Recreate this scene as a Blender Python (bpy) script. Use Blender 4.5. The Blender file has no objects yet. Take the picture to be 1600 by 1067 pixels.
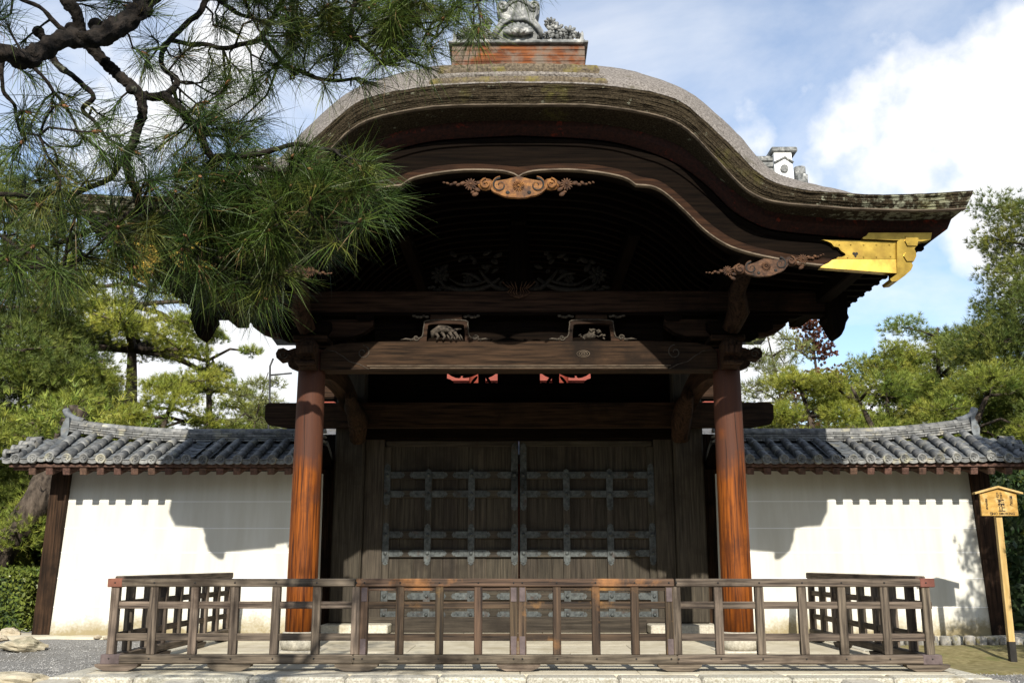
import bpy, math, random
import numpy as np
from mathutils import Vector, Matrix, Euler, noise

# ------------------------------------------------------------------ camera, sky, sun, exposure
sc = bpy.context.scene
COL = sc.collection
F = 1556.0                                  # focal length in pixels of a 1600 px wide picture (35 mm lens)
PITCH = math.radians(12.54)
YAW = 0.0069
CAMZ = 1.25                                 # above the gate's stone platform
cam = bpy.data.cameras.new('camera'); cam.lens = 36.0 * F / 1600.0; cam.sensor_width = 36.0
cam.clip_start = 0.05; cam.clip_end = 3000
cam_o = bpy.data.objects.new('camera', cam); COL.objects.link(cam_o)
cam_o.location = (0, 0, CAMZ); cam_o.rotation_euler = (math.pi / 2 + PITCH, 0, YAW)
sc.camera = cam_o
CAM_R = Euler((math.pi / 2 + PITCH, 0, YAW)).to_matrix()

SUN_EL = math.radians(33.0); SUN_AZ = math.radians(3.8)      # sun behind the viewer, slightly to the right
sun_dir = Vector((math.sin(SUN_AZ) * math.cos(SUN_EL), -math.cos(SUN_AZ) * math.cos(SUN_EL), math.sin(SUN_EL)))
sun = bpy.data.lights.new('sun', 'SUN'); sun.energy = 5.0; sun.angle = math.radians(0.5); sun.color = (1.0, 0.95, 0.86)
sun_o = bpy.data.objects.new('sun', sun); COL.objects.link(sun_o)
sun_o.rotation_euler = (-sun_dir).to_track_quat('-Z', 'Y').to_euler(); sun_o.location = (3, -20, 20)

def dir_of(px, py):
    d = CAM_R @ Vector(((px - 800) / F, -(py - 533.5) / F, -1.0)); return d.normalized()

world = bpy.data.worlds.new('World'); sc.world = world; world.use_nodes = True
nt = world.node_tree; nt.nodes.clear()
def N(tree, t, **k):
    n = tree.nodes.new(t)
    for a, b in k.items():
        setattr(n, a, b)
    return n
def L(tree, a, b): tree.links.new(a, b)
def math_node(tree, op, a, b=None, clamp=False):
    n = N(tree, 'ShaderNodeMath', operation=op, use_clamp=clamp)
    for i, v in enumerate((a, b)):
        if v is None: continue
        if isinstance(v, (int, float)): n.inputs[i].default_value = v
        else: L(tree, v, n.inputs[i])
    return n.outputs[0]
def ramp(tree, fac, stops):
    n = N(tree, 'ShaderNodeValToRGB'); e = n.color_ramp.elements
    while len(e) < len(stops): e.new(0.5)
    for i, (p, c) in enumerate(stops):
        e[i].position = p; e[i].color = (c, c, c, 1) if isinstance(c, (int, float)) else (*c, 1)
    L(tree, fac, n.inputs[0]); return n.outputs[0]

sky = N(nt, 'ShaderNodeTexSky', sky_type='NISHITA', sun_disc=False)
sky.sun_elevation = SUN_EL; sky.sun_rotation = math.pi - SUN_AZ; sky.air_density = 1.0; sky.dust_density = 0.5; sky.ozone_density = 1.8
tc = N(nt, 'ShaderNodeTexCoord')
sep = N(nt, 'ShaderNodeSeparateXYZ'); L(nt, tc.outputs['Generated'], sep.inputs[0])
zz = math_node(nt, 'ADD', math_node(nt, 'MAXIMUM', sep.outputs[2], 0.0), 0.22)
cmb = N(nt, 'ShaderNodeCombineXYZ')
L(nt, math_node(nt, 'DIVIDE', sep.outputs[0], zz), cmb.inputs[0]); L(nt, math_node(nt, 'DIVIDE', sep.outputs[1], zz), cmb.inputs[1])
nz1 = N(nt, 'ShaderNodeTexNoise'); nz1.inputs['Scale'].default_value = 1.55; nz1.inputs['Detail'].default_value = 9; nz1.inputs['Roughness'].default_value = 0.58
nz1.inputs['Distortion'].default_value = 0.25
mp = N(nt, 'ShaderNodeMapping'); mp.inputs['Location'].default_value = (3.4, 1.2, 0.7); L(nt, cmb.outputs[0], mp.inputs[0]); L(nt, mp.outputs[0], nz1.inputs['Vector'])
veil = ramp(nt, nz1.outputs[0], [(0.40, 0.0), (0.70, 0.95)])            # thin high veil over the whole sky
nz2 = N(nt, 'ShaderNodeTexNoise'); nz2.inputs['Scale'].default_value = 13.0; nz2.inputs['Detail'].default_value = 8; nz2.inputs['Roughness'].default_value = 0.52
L(nt, tc.outputs['Generated'], nz2.inputs['Vector'])
jit = math_node(nt, 'MULTIPLY', math_node(nt, 'SUBTRACT', nz2.outputs[0], 0.5), 0.17)
puff = None
# cumulus heaps: (pixel they stand at, angular radius)
for (px, py, r) in [(1350, 205, 0.052), (1425, 245, 0.070), (1530, 190, 0.075), (1625, 110, 0.085), (1590, 225, 0.070), (1720, 200, 0.115), (1175, 228, 0.022), (1255, 285, 0.022),
                    (255, 150, 0.062), (340, 110, 0.05), (190, 210, 0.04), (170, 600, 0.11), (330, 610, 0.09), (420, 530, 0.06), (1210, 570, 0.05), (1440, 650, 0.05),
                    (1900, 300, 0.2), (-300, 250, 0.10), (-200, 700, 0.12)]:
    d = dir_of(px, py)
    dn = N(nt, 'ShaderNodeVectorMath', operation='DISTANCE'); L(nt, tc.outputs['Generated'], dn.inputs[0]); dn.inputs[1].default_value = d
    v = math_node(nt, 'SUBTRACT', r, dn.outputs['Value'])
    puff = v if puff is None else math_node(nt, 'MAXIMUM', puff, v)
pf = ramp(nt, math_node(nt, 'ADD', math_node(nt, 'ADD', puff, jit), 0.5), [(0.478, 0.0), (0.522, 0.95)])
soft = ramp(nt, nz2.outputs[0], [(0.3, (0.88, 0.91, 0.95)), (0.55, (1.0, 1.0, 1.0))])
amount = math_node(nt, 'MAXIMUM', pf, math_node(nt, 'MULTIPLY', veil, 0.8))
bg1 = N(nt, 'ShaderNodeBackground'); L(nt, sky.outputs[0], bg1.inputs[0]); bg1.inputs[1].default_value = 0.15
bg2 = N(nt, 'ShaderNodeBackground'); L(nt, soft, bg2.inputs[0]); bg2.inputs[1].default_value = 0.86
mx = N(nt, 'ShaderNodeMixShader'); L(nt, amount, mx.inputs[0]); L(nt, bg1.outputs[0], mx.inputs[1]); L(nt, bg2.outputs[0], mx.inputs[2])
wo = N(nt, 'ShaderNodeOutputWorld'); L(nt, mx.outputs[0], wo.inputs[0])

sc.view_settings.view_transform = 'Standard'; sc.view_settings.look = 'None'
sc.view_settings.exposure = 0.45; sc.view_settings.gamma = 1.0; sc.view_settings.use_curve_mapping = False
sc.render.engine = 'CYCLES'
sc.cycles.use_denoising = True
sc.cycles.max_bounces = 6; sc.cycles.diffuse_bounces = 2; sc.cycles.glossy_bounces = 2; sc.cycles.transmission_bounces = 3; sc.cycles.transparent_max_bounces = 4
sc.cycles.caustics_reflective = False; sc.cycles.caustics_refractive = False

random.seed(7); rng = np.random.default_rng(7)
R = random.uniform

# ------------------------------------------------------------------ where a point of the photograph stands in the place, at a known depth
def at(px, py, Y):
    d = CAM_R @ Vector(((px - 800) / F, -(py - 533.5) / F, -1.0))
    t = Y / d.y
    return Vector((d.x * t, Y, CAMZ + d.z * t))

# ------------------------------------------------------------------ materials
def mat(name, c1, c2, scale=(6, 6, 6), rough=0.8, bump=0.25, detail=6.0, lo=0.35, hi=0.68, c3=None, s3=1.2, lo3=0.52, hi3=0.66, metal=0.0, vary=0.0, spec=0.3, island=0.0, bscale=None, bdist=0.01, extra=None):
    """two-tone procedural: c1..c2 on a (stretched) noise, c3 in patches, optional per-object / per-island variation"""
    m = bpy.data.materials.new(name); m.use_nodes = True
    t = m.node_tree; b = t.nodes['Principled BSDF']
    co = N(t, 'ShaderNodeTexCoord')
    oi = N(t, 'ShaderNodeObjectInfo')
    mpn = N(t, 'ShaderNodeMapping'); mpn.inputs['Scale'].default_value = scale
    add = N(t, 'ShaderNodeVectorMath', operation='ADD'); L(t, co.outputs['Object'], add.inputs[0])
    sc_ = N(t, 'ShaderNodeVectorMath', operation='SCALE'); L(t, oi.outputs['Location'], sc_.inputs[0]); sc_.inputs['Scale'].default_value = 1.0
    L(t, sc_.outputs[0], add.inputs[1]); L(t, add.outputs[0], mpn.inputs[0])
    nz = N(t, 'ShaderNodeTexNoise'); nz.inputs['Scale'].default_value = 1.0; nz.inputs['Detail'].default_value = detail; nz.inputs['Roughness'].default_value = 0.62
    L(t, mpn.outputs[0], nz.inputs['Vector'])
    col = ramp(t, nz.outputs[0], [(lo, c1), (hi, c2)])
    def mixc(fac, a, bcol):
        mxn = N(t, 'ShaderNodeMix', data_type='RGBA'); L(t, fac, mxn.inputs[0]) if not isinstance(fac, float) else setattr(mxn.inputs[0], 'default_value', fac)
        L(t, a, mxn.inputs[6])
        if isinstance(bcol, tuple): mxn.inputs[7].default_value = (*bcol, 1)
        else: L(t, bcol, mxn.inputs[7])
        return mxn.outputs[2]
    if c3 is not None:
        n3 = N(t, 'ShaderNodeTexNoise'); n3.inputs['Scale'].default_value = s3; n3.inputs['Detail'].default_value = 7; n3.inputs['Roughness'].default_value = 0.65
        L(t, add.outputs[0], n3.inputs['Vector'])
        col = mixc(ramp(t, n3.outputs[0], [(lo3, 0.0), (hi3, 1.0)]), col, c3)
    if extra is not None:
        col = extra(t, co, add, nz, col, mixc)
    if vary > 0 or island > 0:
        hs = N(t, 'ShaderNodeHueSaturation'); L(t, col, hs.inputs['Color'])
        if island > 0:
            g = N(t, 'ShaderNodeNewGeometry'); rnd = g.outputs['Random Per Island']; amt = island
        else:
            rnd = oi.outputs['Random']; amt = vary
        L(t, math_node(t, 'ADD', math_node(t, 'MULTIPLY', rnd, 2 * amt), 1 - amt), hs.inputs['Value'])
        L(t, math_node(t, 'ADD', math_node(t, 'MULTIPLY', math_node(t, 'FRACT', math_node(t, 'MULTIPLY', rnd, 7.3)), 0.03 * min(1, amt * 3)), 0.5 - 0.015 * min(1, amt * 3)), hs.inputs['Hue'])
        col = hs.outputs[0]
    L(t, col, b.inputs['Base Color'])
    b.inputs['Roughness'].default_value = rough; b.inputs['Metallic'].default_value = metal
    b.inputs['Specular IOR Level'].default_value = spec
    if bump > 0:
        bp = N(t, 'ShaderNodeBump'); bp.inputs['Strength'].default_value = bump; bp.inputs['Distance'].default_value = bdist
        src = nz.outputs[0]
        if bscale:
            nb = N(t, 'ShaderNodeTexNoise'); nb.inputs['Scale'].default_value = bscale; nb.inputs['Detail'].default_value = 5; L(t, add.outputs[0], nb.inputs['Vector']); src = nb.outputs[0]
        L(t, src, bp.inputs['Height']); L(t, bp.outputs[0], b.inputs['Normal'])
    return m

def grain(axis, fine=26.0, long=1.3):
    return {'x': (long, fine, fine), 'y': (fine, long, fine), 'z': (fine, fine, long)}[axis]

M = {}
for a in 'xyz':
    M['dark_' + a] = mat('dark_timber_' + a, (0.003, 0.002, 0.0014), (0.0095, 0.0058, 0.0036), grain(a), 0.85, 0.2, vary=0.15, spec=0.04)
    M['mid_' + a] = mat('weathered_timber_' + a, (0.009, 0.0052, 0.003), (0.062, 0.033, 0.018), grain(a), 0.8, 0.45, c3=(0.013, 0.008, 0.005), s3=0.9, vary=0.12, spec=0.12)
    M['grey_' + a] = mat('grey_timber_' + a, (0.022, 0.0175, 0.012), (0.070, 0.057, 0.040), grain(a, 30), 0.85, 0.5, c3=(0.020, 0.015, 0.010), s3=1.1, lo3=0.5, hi3=0.7, vary=0.18)
    M['fence_' + a] = mat('fence_timber_' + a, (0.035, 0.026, 0.019), (0.21, 0.165, 0.120), grain(a, 34, 1.6), 0.85, 0.55, c3=(0.020, 0.012, 0.007), s3=0.75, lo3=0.52, hi3=0.68, vary=0.2)
    M['burnt_' + a] = mat('brown_fence_timber_' + a, (0.014, 0.0095, 0.0065), (0.105, 0.068, 0.040), grain(a, 34, 1.2), 0.8, 0.55, c3=(0.32, 0.16, 0.05), s3=1.3, lo3=0.56, hi3=0.72, vary=0.25)
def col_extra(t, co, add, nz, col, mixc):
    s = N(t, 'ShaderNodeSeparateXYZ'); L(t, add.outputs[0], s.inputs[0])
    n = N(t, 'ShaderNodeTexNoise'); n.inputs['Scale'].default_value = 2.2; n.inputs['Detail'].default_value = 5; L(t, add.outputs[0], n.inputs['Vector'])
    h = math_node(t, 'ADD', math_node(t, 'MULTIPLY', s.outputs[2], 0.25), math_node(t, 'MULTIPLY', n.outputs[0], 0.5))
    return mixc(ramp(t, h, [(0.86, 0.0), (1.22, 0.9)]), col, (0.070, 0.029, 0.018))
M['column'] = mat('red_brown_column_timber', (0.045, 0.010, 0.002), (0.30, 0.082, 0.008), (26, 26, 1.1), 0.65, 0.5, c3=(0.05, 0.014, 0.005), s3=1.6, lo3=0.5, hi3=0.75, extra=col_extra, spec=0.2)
M['red_edge'] = mat('red_brown_eave_layer', (0.014, 0.006, 0.004), (0.055, 0.016, 0.008), (25, 25, 25), 0.85, 0.4, c3=(0.25, 0.030, 0.010), s3=5.0, lo3=0.60, hi3=0.72)
M['brown_x'] = mat('brown_moulding_timber', (0.012, 0.006, 0.0035), (0.042, 0.019, 0.009), (2, 25, 25), 0.8, 0.3, spec=0.08)
M['pale_edge'] = mat('pale_tan_edge', (0.060, 0.043, 0.028), (0.19, 0.145, 0.098), (5, 20, 20), 0.8, 0.3)  # light tan tone for edge strips, bark lip and knot
M['carving'] = mat('carved_timber', (0.085, 0.030, 0.008), (0.30, 0.130, 0.030), (14, 14, 20), 0.7, 0.35, c3=(0.06, 0.028, 0.012), s3=6)
M['carving_black'] = mat('near_black_carving', (0.006, 0.005, 0.0035), (0.034, 0.027, 0.019), (20, 20, 20), 0.85, 0.3)  # near-black base tone of the foliage carving
M['carving_dark'] = mat('dark_carved_timber', (0.028, 0.012, 0.006), (0.13, 0.062, 0.028), (14, 14, 20), 0.75, 0.35, c3=(0.02, 0.010, 0.006), s3=6)
M['carving_grey'] = mat('weathered_carving', (0.022, 0.017, 0.012), (0.10, 0.08, 0.058), (20, 20, 20), 0.85, 0.3, vary=0.1)
M['ridge_wood'] = mat('flaking_ridge_timber', (0.050, 0.014, 0.006), (0.25, 0.080, 0.020), (2.2, 20, 30), 0.85, 0.7, c3=(0.15, 0.115, 0.085), s3=1.9, lo3=0.48, hi3=0.60)
def bark_extra(t, co, add, nz, col, mixc):
    n = N(t, 'ShaderNodeTexNoise'); n.inputs['Scale'].default_value = 9.0; n.inputs['Detail'].default_value = 6; n.inputs['Roughness'].default_value = 0.7; L(t, add.outputs[0], n.inputs['Vector'])
    s = N(t, 'ShaderNodeSeparateXYZ'); L(t, add.outputs[0], s.inputs[0])
    end = ramp(t, math_node(t, 'ABSOLUTE', s.outputs[0]), [(0.0, 0.0), (1.0, 0.0)])
    lich = math_node(t, 'ADD', n.outputs[0], math_node(t, 'MULTIPLY', math_node(t, 'SUBTRACT', math_node(t, 'ABSOLUTE', s.outputs[0]), 3.6, True), 0.13))
    col = mixc(ramp(t, lich, [(0.62, 0.0), (0.70, 0.85)]), col, (0.27, 0.27, 0.19))
    n2 = N(t, 'ShaderNodeTexNoise'); n2.inputs['Scale'].default_value = 1.1; n2.inputs['Detail'].default_value = 4; L(t, add.outputs[0], n2.inputs['Vector'])
    return mixc(math_node(t, 'MULTIPLY', ramp(t, n2.outputs[0], [(0.57, 0.0), (0.70, 0.5)]), ramp(t, n.outputs[0], [(0.4, 0.0), (0.6, 1.0)])), col, (0.17, 0.16, 0.03))
M['bark'] = mat('cypress_bark_cut_edge', (0.014, 0.010, 0.006), (0.066, 0.050, 0.029), (40, 40, 55), 0.95, 0.8, bdist=0.02, extra=bark_extra, spec=0.1)
M['thatch'] = mat('cypress_bark_roof', (0.075, 0.064, 0.054), (0.32, 0.285, 0.25), (34, 26, 34), 0.95, 0.8, c3=(0.085, 0.075, 0.045), s3=2.0, lo3=0.58, hi3=0.72, bdist=0.03, spec=0.1)
M['moss_bark'] = mat('mossy_ridge_bark', (0.05, 0.038, 0.025), (0.19, 0.15, 0.10), (30, 30, 30), 0.95, 0.7, c3=(0.17, 0.14, 0.03), s3=3.0, lo3=0.52, hi3=0.66)
M['gold'] = mat('gilt_metal', (0.22, 0.14, 0.020), (0.42, 0.275, 0.044), (5, 5, 5), 0.30, 0.10, metal=0.7, spec=0.4, c3=(0.28, 0.17, 0.03), s3=5.5, lo3=0.52, hi3=0.72)
M['iron'] = mat('grey_green_iron', (0.032, 0.036, 0.036), (0.105, 0.115, 0.110), (14, 14, 14), 0.6, 0.3, metal=0.25, c3=(0.06, 0.04, 0.03), s3=4, lo3=0.56, hi3=0.7, vary=0.15)
M['red_metal'] = mat('rusty_red_metal', (0.13, 0.045, 0.028), (0.20, 0.075, 0.05), (9, 9, 9), 0.6, 0.2, vary=0.15)
M['purple_metal'] = mat('dull_copper_bracket', (0.07, 0.052, 0.050), (0.14, 0.105, 0.10), (9, 9, 9), 0.6, 0.2)
M['tile'] = mat('grey_roof_tile', (0.072, 0.074, 0.072), (0.25, 0.247, 0.230), (9, 9, 9), 0.6, 0.3, vary=0.38, c3=(0.33, 0.305, 0.22), s3=3.6, lo3=0.56, hi3=0.68, spec=0.4)
M['tile_dark'] = mat('grey_pan_tile', (0.06, 0.066, 0.070), (0.17, 0.18, 0.185), (9, 9, 9), 0.7, 0.3, vary=0.3, c3=(0.18, 0.165, 0.12), s3=3.0, lo3=0.56, hi3=0.7)
M['ornament'] = mat('grey_ridge_ornament_tile', (0.06, 0.063, 0.06), (0.27, 0.27, 0.255), (8, 8, 8), 0.7, 0.25, c3=(0.50, 0.49, 0.45), s3=5, lo3=0.54, hi3=0.68)
def stain(t, co, add, nz, col, mixc):
    s = N(t, 'ShaderNodeSeparateXYZ'); L(t, add.outputs[0], s.inputs[0])
    n = N(t, 'ShaderNodeTexNoise'); n.inputs['Scale'].default_value = 1.8; n.inputs['Detail'].default_value = 8; n.inputs['Roughness'].default_value = 0.6; L(t, add.outputs[0], n.inputs['Vector'])
    n2 = N(t, 'ShaderNodeTexNoise'); n2.inputs['Scale'].default_value = 22; n2.inputs['Detail'].default_value = 5; L(t, add.outputs[0], n2.inputs['Vector'])
    h = math_node(t, 'SUBTRACT', math_node(t, 'MULTIPLY', n.outputs[0], 0.55), math_node(t, 'MULTIPLY', s.outputs[2], 0.85))
    h = math_node(t, 'ADD', h, math_node(t, 'MULTIPLY', math_node(t, 'SUBTRACT', n2.outputs[0], 0.5), 0.25))
    return mixc(ramp(t, h, [(-0.10 + 0.02, 0.0), (0.10, 0.45), (0.24, 0.95)]), col, (0.26, 0.21, 0.11))
M['plaster'] = mat('white_plaster', (0.545, 0.52, 0.44), (0.64, 0.625, 0.555), (3.5, 3.5, 0.4), 0.9, 0.12, extra=stain, bscale=30.0, bdist=0.003)
M['white_line'] = mat('white_wall_line', (0.80, 0.79, 0.76), (0.86, 0.85, 0.82), (5, 5, 5), 0.9, 0.1)
M['stone'] = mat('pale_granite', (0.36, 0.33, 0.26), (0.58, 0.54, 0.44), (28, 28, 28), 0.9, 0.4, c3=(0.30, 0.25, 0.16), s3=1.8, lo3=0.55, hi3=0.75, vary=0.08)
M['kerb'] = mat('speckled_kerb_granite', (0.26, 0.24, 0.18), (0.58, 0.55, 0.46), (45, 45, 45), 0.9, 0.6, c3=(0.22, 0.18, 0.10), s3=2.5, lo3=0.56, hi3=0.72, vary=0.1)
M['paving'] = mat('pale_earth_paving', (0.44, 0.39, 0.28), (0.58, 0.53, 0.41), (3, 3, 3), 0.95, 0.3, c3=(0.36, 0.31, 0.21), s3=1.0, lo3=0.52, hi3=0.7, bscale=60, bdist=0.004, vary=0.05)
M['rock'] = mat('weathered_rock', (0.30, 0.25, 0.17), (0.52, 0.46, 0.34), (7, 7, 7), 0.95, 0.6, c3=(0.22, 0.20, 0.14), s3=4, vary=0.15, bdist=0.02)
M['gravel'] = mat('grey_gravel', (0.075, 0.073, 0.068), (0.33, 0.32, 0.30), (70, 70, 70), 0.95, 0.9, bdist=0.02, lo=0.38, hi=0.62, c3=(0.16, 0.15, 0.13), s3=0.5)
M['pebble'] = mat('grey_pebbles', (0.12, 0.118, 0.11), (0.34, 0.33, 0.31), (3, 3, 3), 0.9, 0.0, island=0.45)
M['moss'] = mat('mossy_earth', (0.12, 0.10, 0.035), (0.25, 0.21, 0.10), (8, 8, 8), 0.98, 0.6, c3=(0.10, 0.11, 0.025), s3=2.0, bdist=0.02)
M['edging'] = mat('grey_edging_stone', (0.14, 0.135, 0.12), (0.36, 0.34, 0.30), (14, 14, 14), 0.95, 0.5, vary=0.25, c3=(0.20, 0.17, 0.06), s3=5)
M['sign_wood'] = mat('yellow_sign_timber', (0.30, 0.16, 0.030), (0.56, 0.34, 0.085), (3, 14, 10), 0.6, 0.15, c3=(0.60, 0.42, 0.17), s3=4.5)
M['sign_pale'] = mat('pale_sign_timber', (0.40, 0.26, 0.085), (0.60, 0.42, 0.18), (14, 14, 2), 0.7, 0.15)
M['ink'] = mat('black_ink', (0.02, 0.015, 0.01), (0.035, 0.025, 0.018), (9, 9, 9), 0.8, 0.0)
M['black'] = mat('black_stain_and_hollow_shade', (0.012, 0.011, 0.010), (0.03, 0.027, 0.024), (9, 9, 3), 0.8, 0.2)  # black stain; also colours in the shade of hollows
M['pine_bark'] = mat('pine_bark', (0.014, 0.010, 0.007), (0.12, 0.092, 0.068), (9, 9, 3.2), 0.95, 1.0, bdist=0.05, vary=0.1)
M['twig'] = mat('near_pine_bark', (0.005, 0.004, 0.003), (0.038, 0.029, 0.022), (45, 45, 45), 0.95, 1.0, bdist=0.014, c3=(0.19, 0.20, 0.14), s3=8, lo3=0.60, hi3=0.68)
M['vermilion'] = mat('vermilion_paint', (0.20, 0.032, 0.018), (0.27, 0.055, 0.030), (3, 3, 3), 0.6, 0.1)
M['wire'] = mat('dark_metal_rod', (0.03, 0.03, 0.03), (0.05, 0.05, 0.05), (5, 5, 5), 0.5, 0.0)

def leaf_mat(name, c1, c2, island=0.3, trans=0.35, patches=None, s3=0.6, rough=0.55):
    m = mat(name, c1, c2, (1.3, 1.3, 1.3), rough, 0.0, island=island, c3=patches, s3=s3, spec=0.35, detail=3)
    t = m.node_tree; b = t.nodes['Principled BSDF']; out = t.nodes['Material Output']
    tr = N(t, 'ShaderNodeBsdfTranslucent'); L(t, b.inputs['Base Color'].links[0].from_socket, tr.inputs[0])
    ms = N(t, 'ShaderNodeMixShader'); ms.inputs[0].default_value = trans
    L(t, b.outputs[0], ms.inputs[1]); L(t, tr.outputs[0], ms.inputs[2]); L(t, ms.outputs[0], out.inputs[0])
    return m
M['needle_near'] = leaf_mat('dark_pine_needles', (0.022, 0.050, 0.007), (0.080, 0.120, 0.018), 0.65, 0.15, (0.13, 0.135, 0.025), 6.0, rough=0.5)
M['needle_dead'] = leaf_mat('straw_pine_needles', (0.20, 0.13, 0.05), (0.28, 0.19, 0.08), 0.3, 0.2)
M['needle_yellow'] = leaf_mat('yellow_green_needles', (0.20, 0.245, 0.030), (0.43, 0.42, 0.068), 0.55, 0.28, (0.15, 0.20, 0.03))
M['needle_green'] = leaf_mat('green_needles', (0.135, 0.20, 0.030), (0.32, 0.345, 0.058), 0.55, 0.28, (0.33, 0.32, 0.052))
M['needle_deep'] = leaf_mat('deep_green_needles', (0.075, 0.115, 0.024), (0.19, 0.22, 0.042), 0.55, 0.28, (0.24, 0.24, 0.04))
M['needle_pale'] = leaf_mat('pale_green_needles', (0.20, 0.23, 0.075), (0.30, 0.31, 0.11), 0.3, 0.4)
M['leaf_red'] = leaf_mat('red_brown_leaves', (0.085, 0.026, 0.014), (0.17, 0.065, 0.03), 0.35, 0.3)
M['leaf_hedge'] = leaf_mat('hedge_leaves', (0.085, 0.125, 0.022), (0.19, 0.22, 0.04), 0.4, 0.25, rough=0.35)
M['leaf_dark'] = leaf_mat('dark_shrub_leaves', (0.020, 0.045, 0.012), (0.055, 0.085, 0.022), 0.4, 0.25)

# ------------------------------------------------------------------ mesh building
class MB:
    def __init__(s): s.v = []; s.f = []; s.sm = []
    def add(s, vs, fs, smooth=False):
        o = len(s.v); s.v += [tuple(v) for v in vs]
        for f in fs: s.f.append([i + o for i in f]); s.sm.append(smooth)
        return s
    def box(s, x0, x1, y0, y1, z0, z1, c=0.0):
        if x0 > x1: x0, x1 = x1, x0
        if c <= 0:
            vs = [(x, y, z) for x in (x0, x1) for y in (y0, y1) for z in (z0, z1)]
            return s.add(vs, [(0, 1, 3, 2), (4, 6, 7, 5), (0, 4, 5, 1), (2, 3, 7, 6), (0, 2, 6, 4), (1, 5, 7, 3)])
        c = min(c, 0.45 * min(x1 - x0, y1 - y0, z1 - z0))
        vs = []; idx = {}
        B = ((x0, x1), (y0, y1), (z0, z1))
        for i in (0, 1):
            for j in (0, 1):
                for k in (0, 1):
                    for a in range(3):      # vertex lying on the face of axis a
                        p = []
                        for ax, e in enumerate((i, j, k)):
                            q = B[ax][e]
                            if ax != a: q += c if e == 0 else -c
                            p.append(q)
                        idx[(i, j, k, a)] = len(vs); vs.append(tuple(p))
        fs = []
        for a in range(3):
            o = [q for q in range(3) if q != a]
            for e in (0, 1):
                ring = []
                for (p, q) in ((0, 0), (1, 0), (1, 1), (0, 1)):
                    t = [0, 0, 0]; t[a] = e; t[o[0]] = p; t[o[1]] = q
                    ring.append(idx[(*t, a)])
                fs.append(ring)
        for a in range(3):                  # edges along axis a
            o = [q for q in range(3) if q != a]
            for p in (0, 1):
                for q in (0, 1):
                    t0 = [0, 0, 0]; t0[o[0]] = p; t0[o[1]] = q; t1 = list(t0); t1[a] = 1
                    fs.append([idx[(*t0, o[0])], idx[(*t1, o[0])], idx[(*t1, o[1])], idx[(*t0, o[1])]])
        for i in (0, 1):
            for j in (0, 1):
                for k in (0, 1): fs.append([idx[(i, j, k, a)] for a in range(3)])
        return s.add(vs, fs)
    def prism(s, pts, y0, y1, smooth=False):
        """outline in (x,z) pulled from y0 to y1"""
        n = len(pts)
        vs = [(x, y0, z) for x, z in pts] + [(x, y1, z) for x, z in pts]
        fs = [list(range(n)), list(range(2 * n - 1, n - 1, -1))]
        s.add(vs, fs)
        o = len(s.v) - 2 * n
        for i in range(n):
            j = (i + 1) % n; s.f.append([o + i, o + j, o + n + j, o + n + i]); s.sm.append(smooth)
        return s
    def prism_x(s, pts, x0, x1):
        """outline in (y,z) pulled along x"""
        n = len(pts)
        vs = [(x0, y, z) for y, z in pts] + [(x1, y, z) for y, z in pts]
        fs = [list(range(n)), list(range(2 * n - 1, n - 1, -1))] + [[i, (i + 1) % n, n + (i + 1) % n, n + i] for i in range(n)]
        return s.add(vs, fs)
    def grid(s, rows, smooth=True, close=False):
        n = len(rows[0]); vs = [p for r in rows for p in r]; fs = []
        for i in range(len(rows) - 1 + (1 if close else 0)):
            a = i * n; b = ((i + 1) % len(rows)) * n
            for j in range(n - 1): fs.append([a + j, a + j + 1, b + j + 1, b + j])
        return s.add(vs, fs, smooth)
    def tube(s, path, rad, n=8, cap=True, flat=1.0, wob=0.0):
        path = [Vector(p) for p in path]; m = len(path)
        if not hasattr(rad, '__len__'): rad = [rad] * m
        vs = []; ref = Vector((0.123, 0.9, 0.35)).normalized(); u = None
        for i, p in enumerate(path):
            d = (path[min(i + 1, m - 1)] - path[max(i - 1, 0)]).normalized()
            if u is None: u = d.cross(ref)
            u = (u - d * u.dot(d))
            u = u.normalized() if u.length > 1e-6 else d.orthogonal().normalized()
            w = d.cross(u)
            for k in range(n):
                a = 2 * math.pi * k / n; r = rad[i]
                if wob: r *= 1 + wob * noise.noise((p + u * math.cos(a) * r * 2 + w * math.sin(a) * r * 2) * (1.2 / max(rad[i], 0.01)))
                vs.append(p + u * (math.cos(a) * r) + w * (math.sin(a) * r * flat))
        fs = [[i * n + k, i * n + (k + 1) % n, (i + 1) * n + (k + 1) % n, (i + 1) * n + k] for i in range(m - 1) for k in range(n)]
        s.add(vs, fs, True)
        o = len(s.v) - len(vs)
        if cap:
            s.f.append([o + k for k in range(n)][::-1]); s.sm.append(False)
            s.f.append([o + (m - 1) * n + k for k in range(n)]); s.sm.append(False)
        return s
    def lathe(s, prof, c=(0, 0, 0), n=24, axis='z', cap=True):
        vs = []
        for r, h in prof:
            for k in range(n):
                a = 2 * math.pi * k / n
                if axis == 'z': vs.append((c[0] + r * math.cos(a), c[1] + r * math.sin(a), c[2] + h))
                else: vs.append((c[0] + r * math.cos(a), c[1] + h, c[2] + r * math.sin(a)))
        m = len(prof)
        fs = [[i * n + k, i * n + (k + 1) % n, (i + 1) * n + (k + 1) % n, (i + 1) * n + k] for i in range(m - 1) for k in range(n)]
        s.add(vs, fs, True); o = len(s.v) - len(vs)
        if cap:
            s.f.append([o + k for k in range(n)][::-1]); s.sm.append(False)
            s.f.append([o + (m - 1) * n + k for k in range(n)]); s.sm.append(False)
        return s
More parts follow.
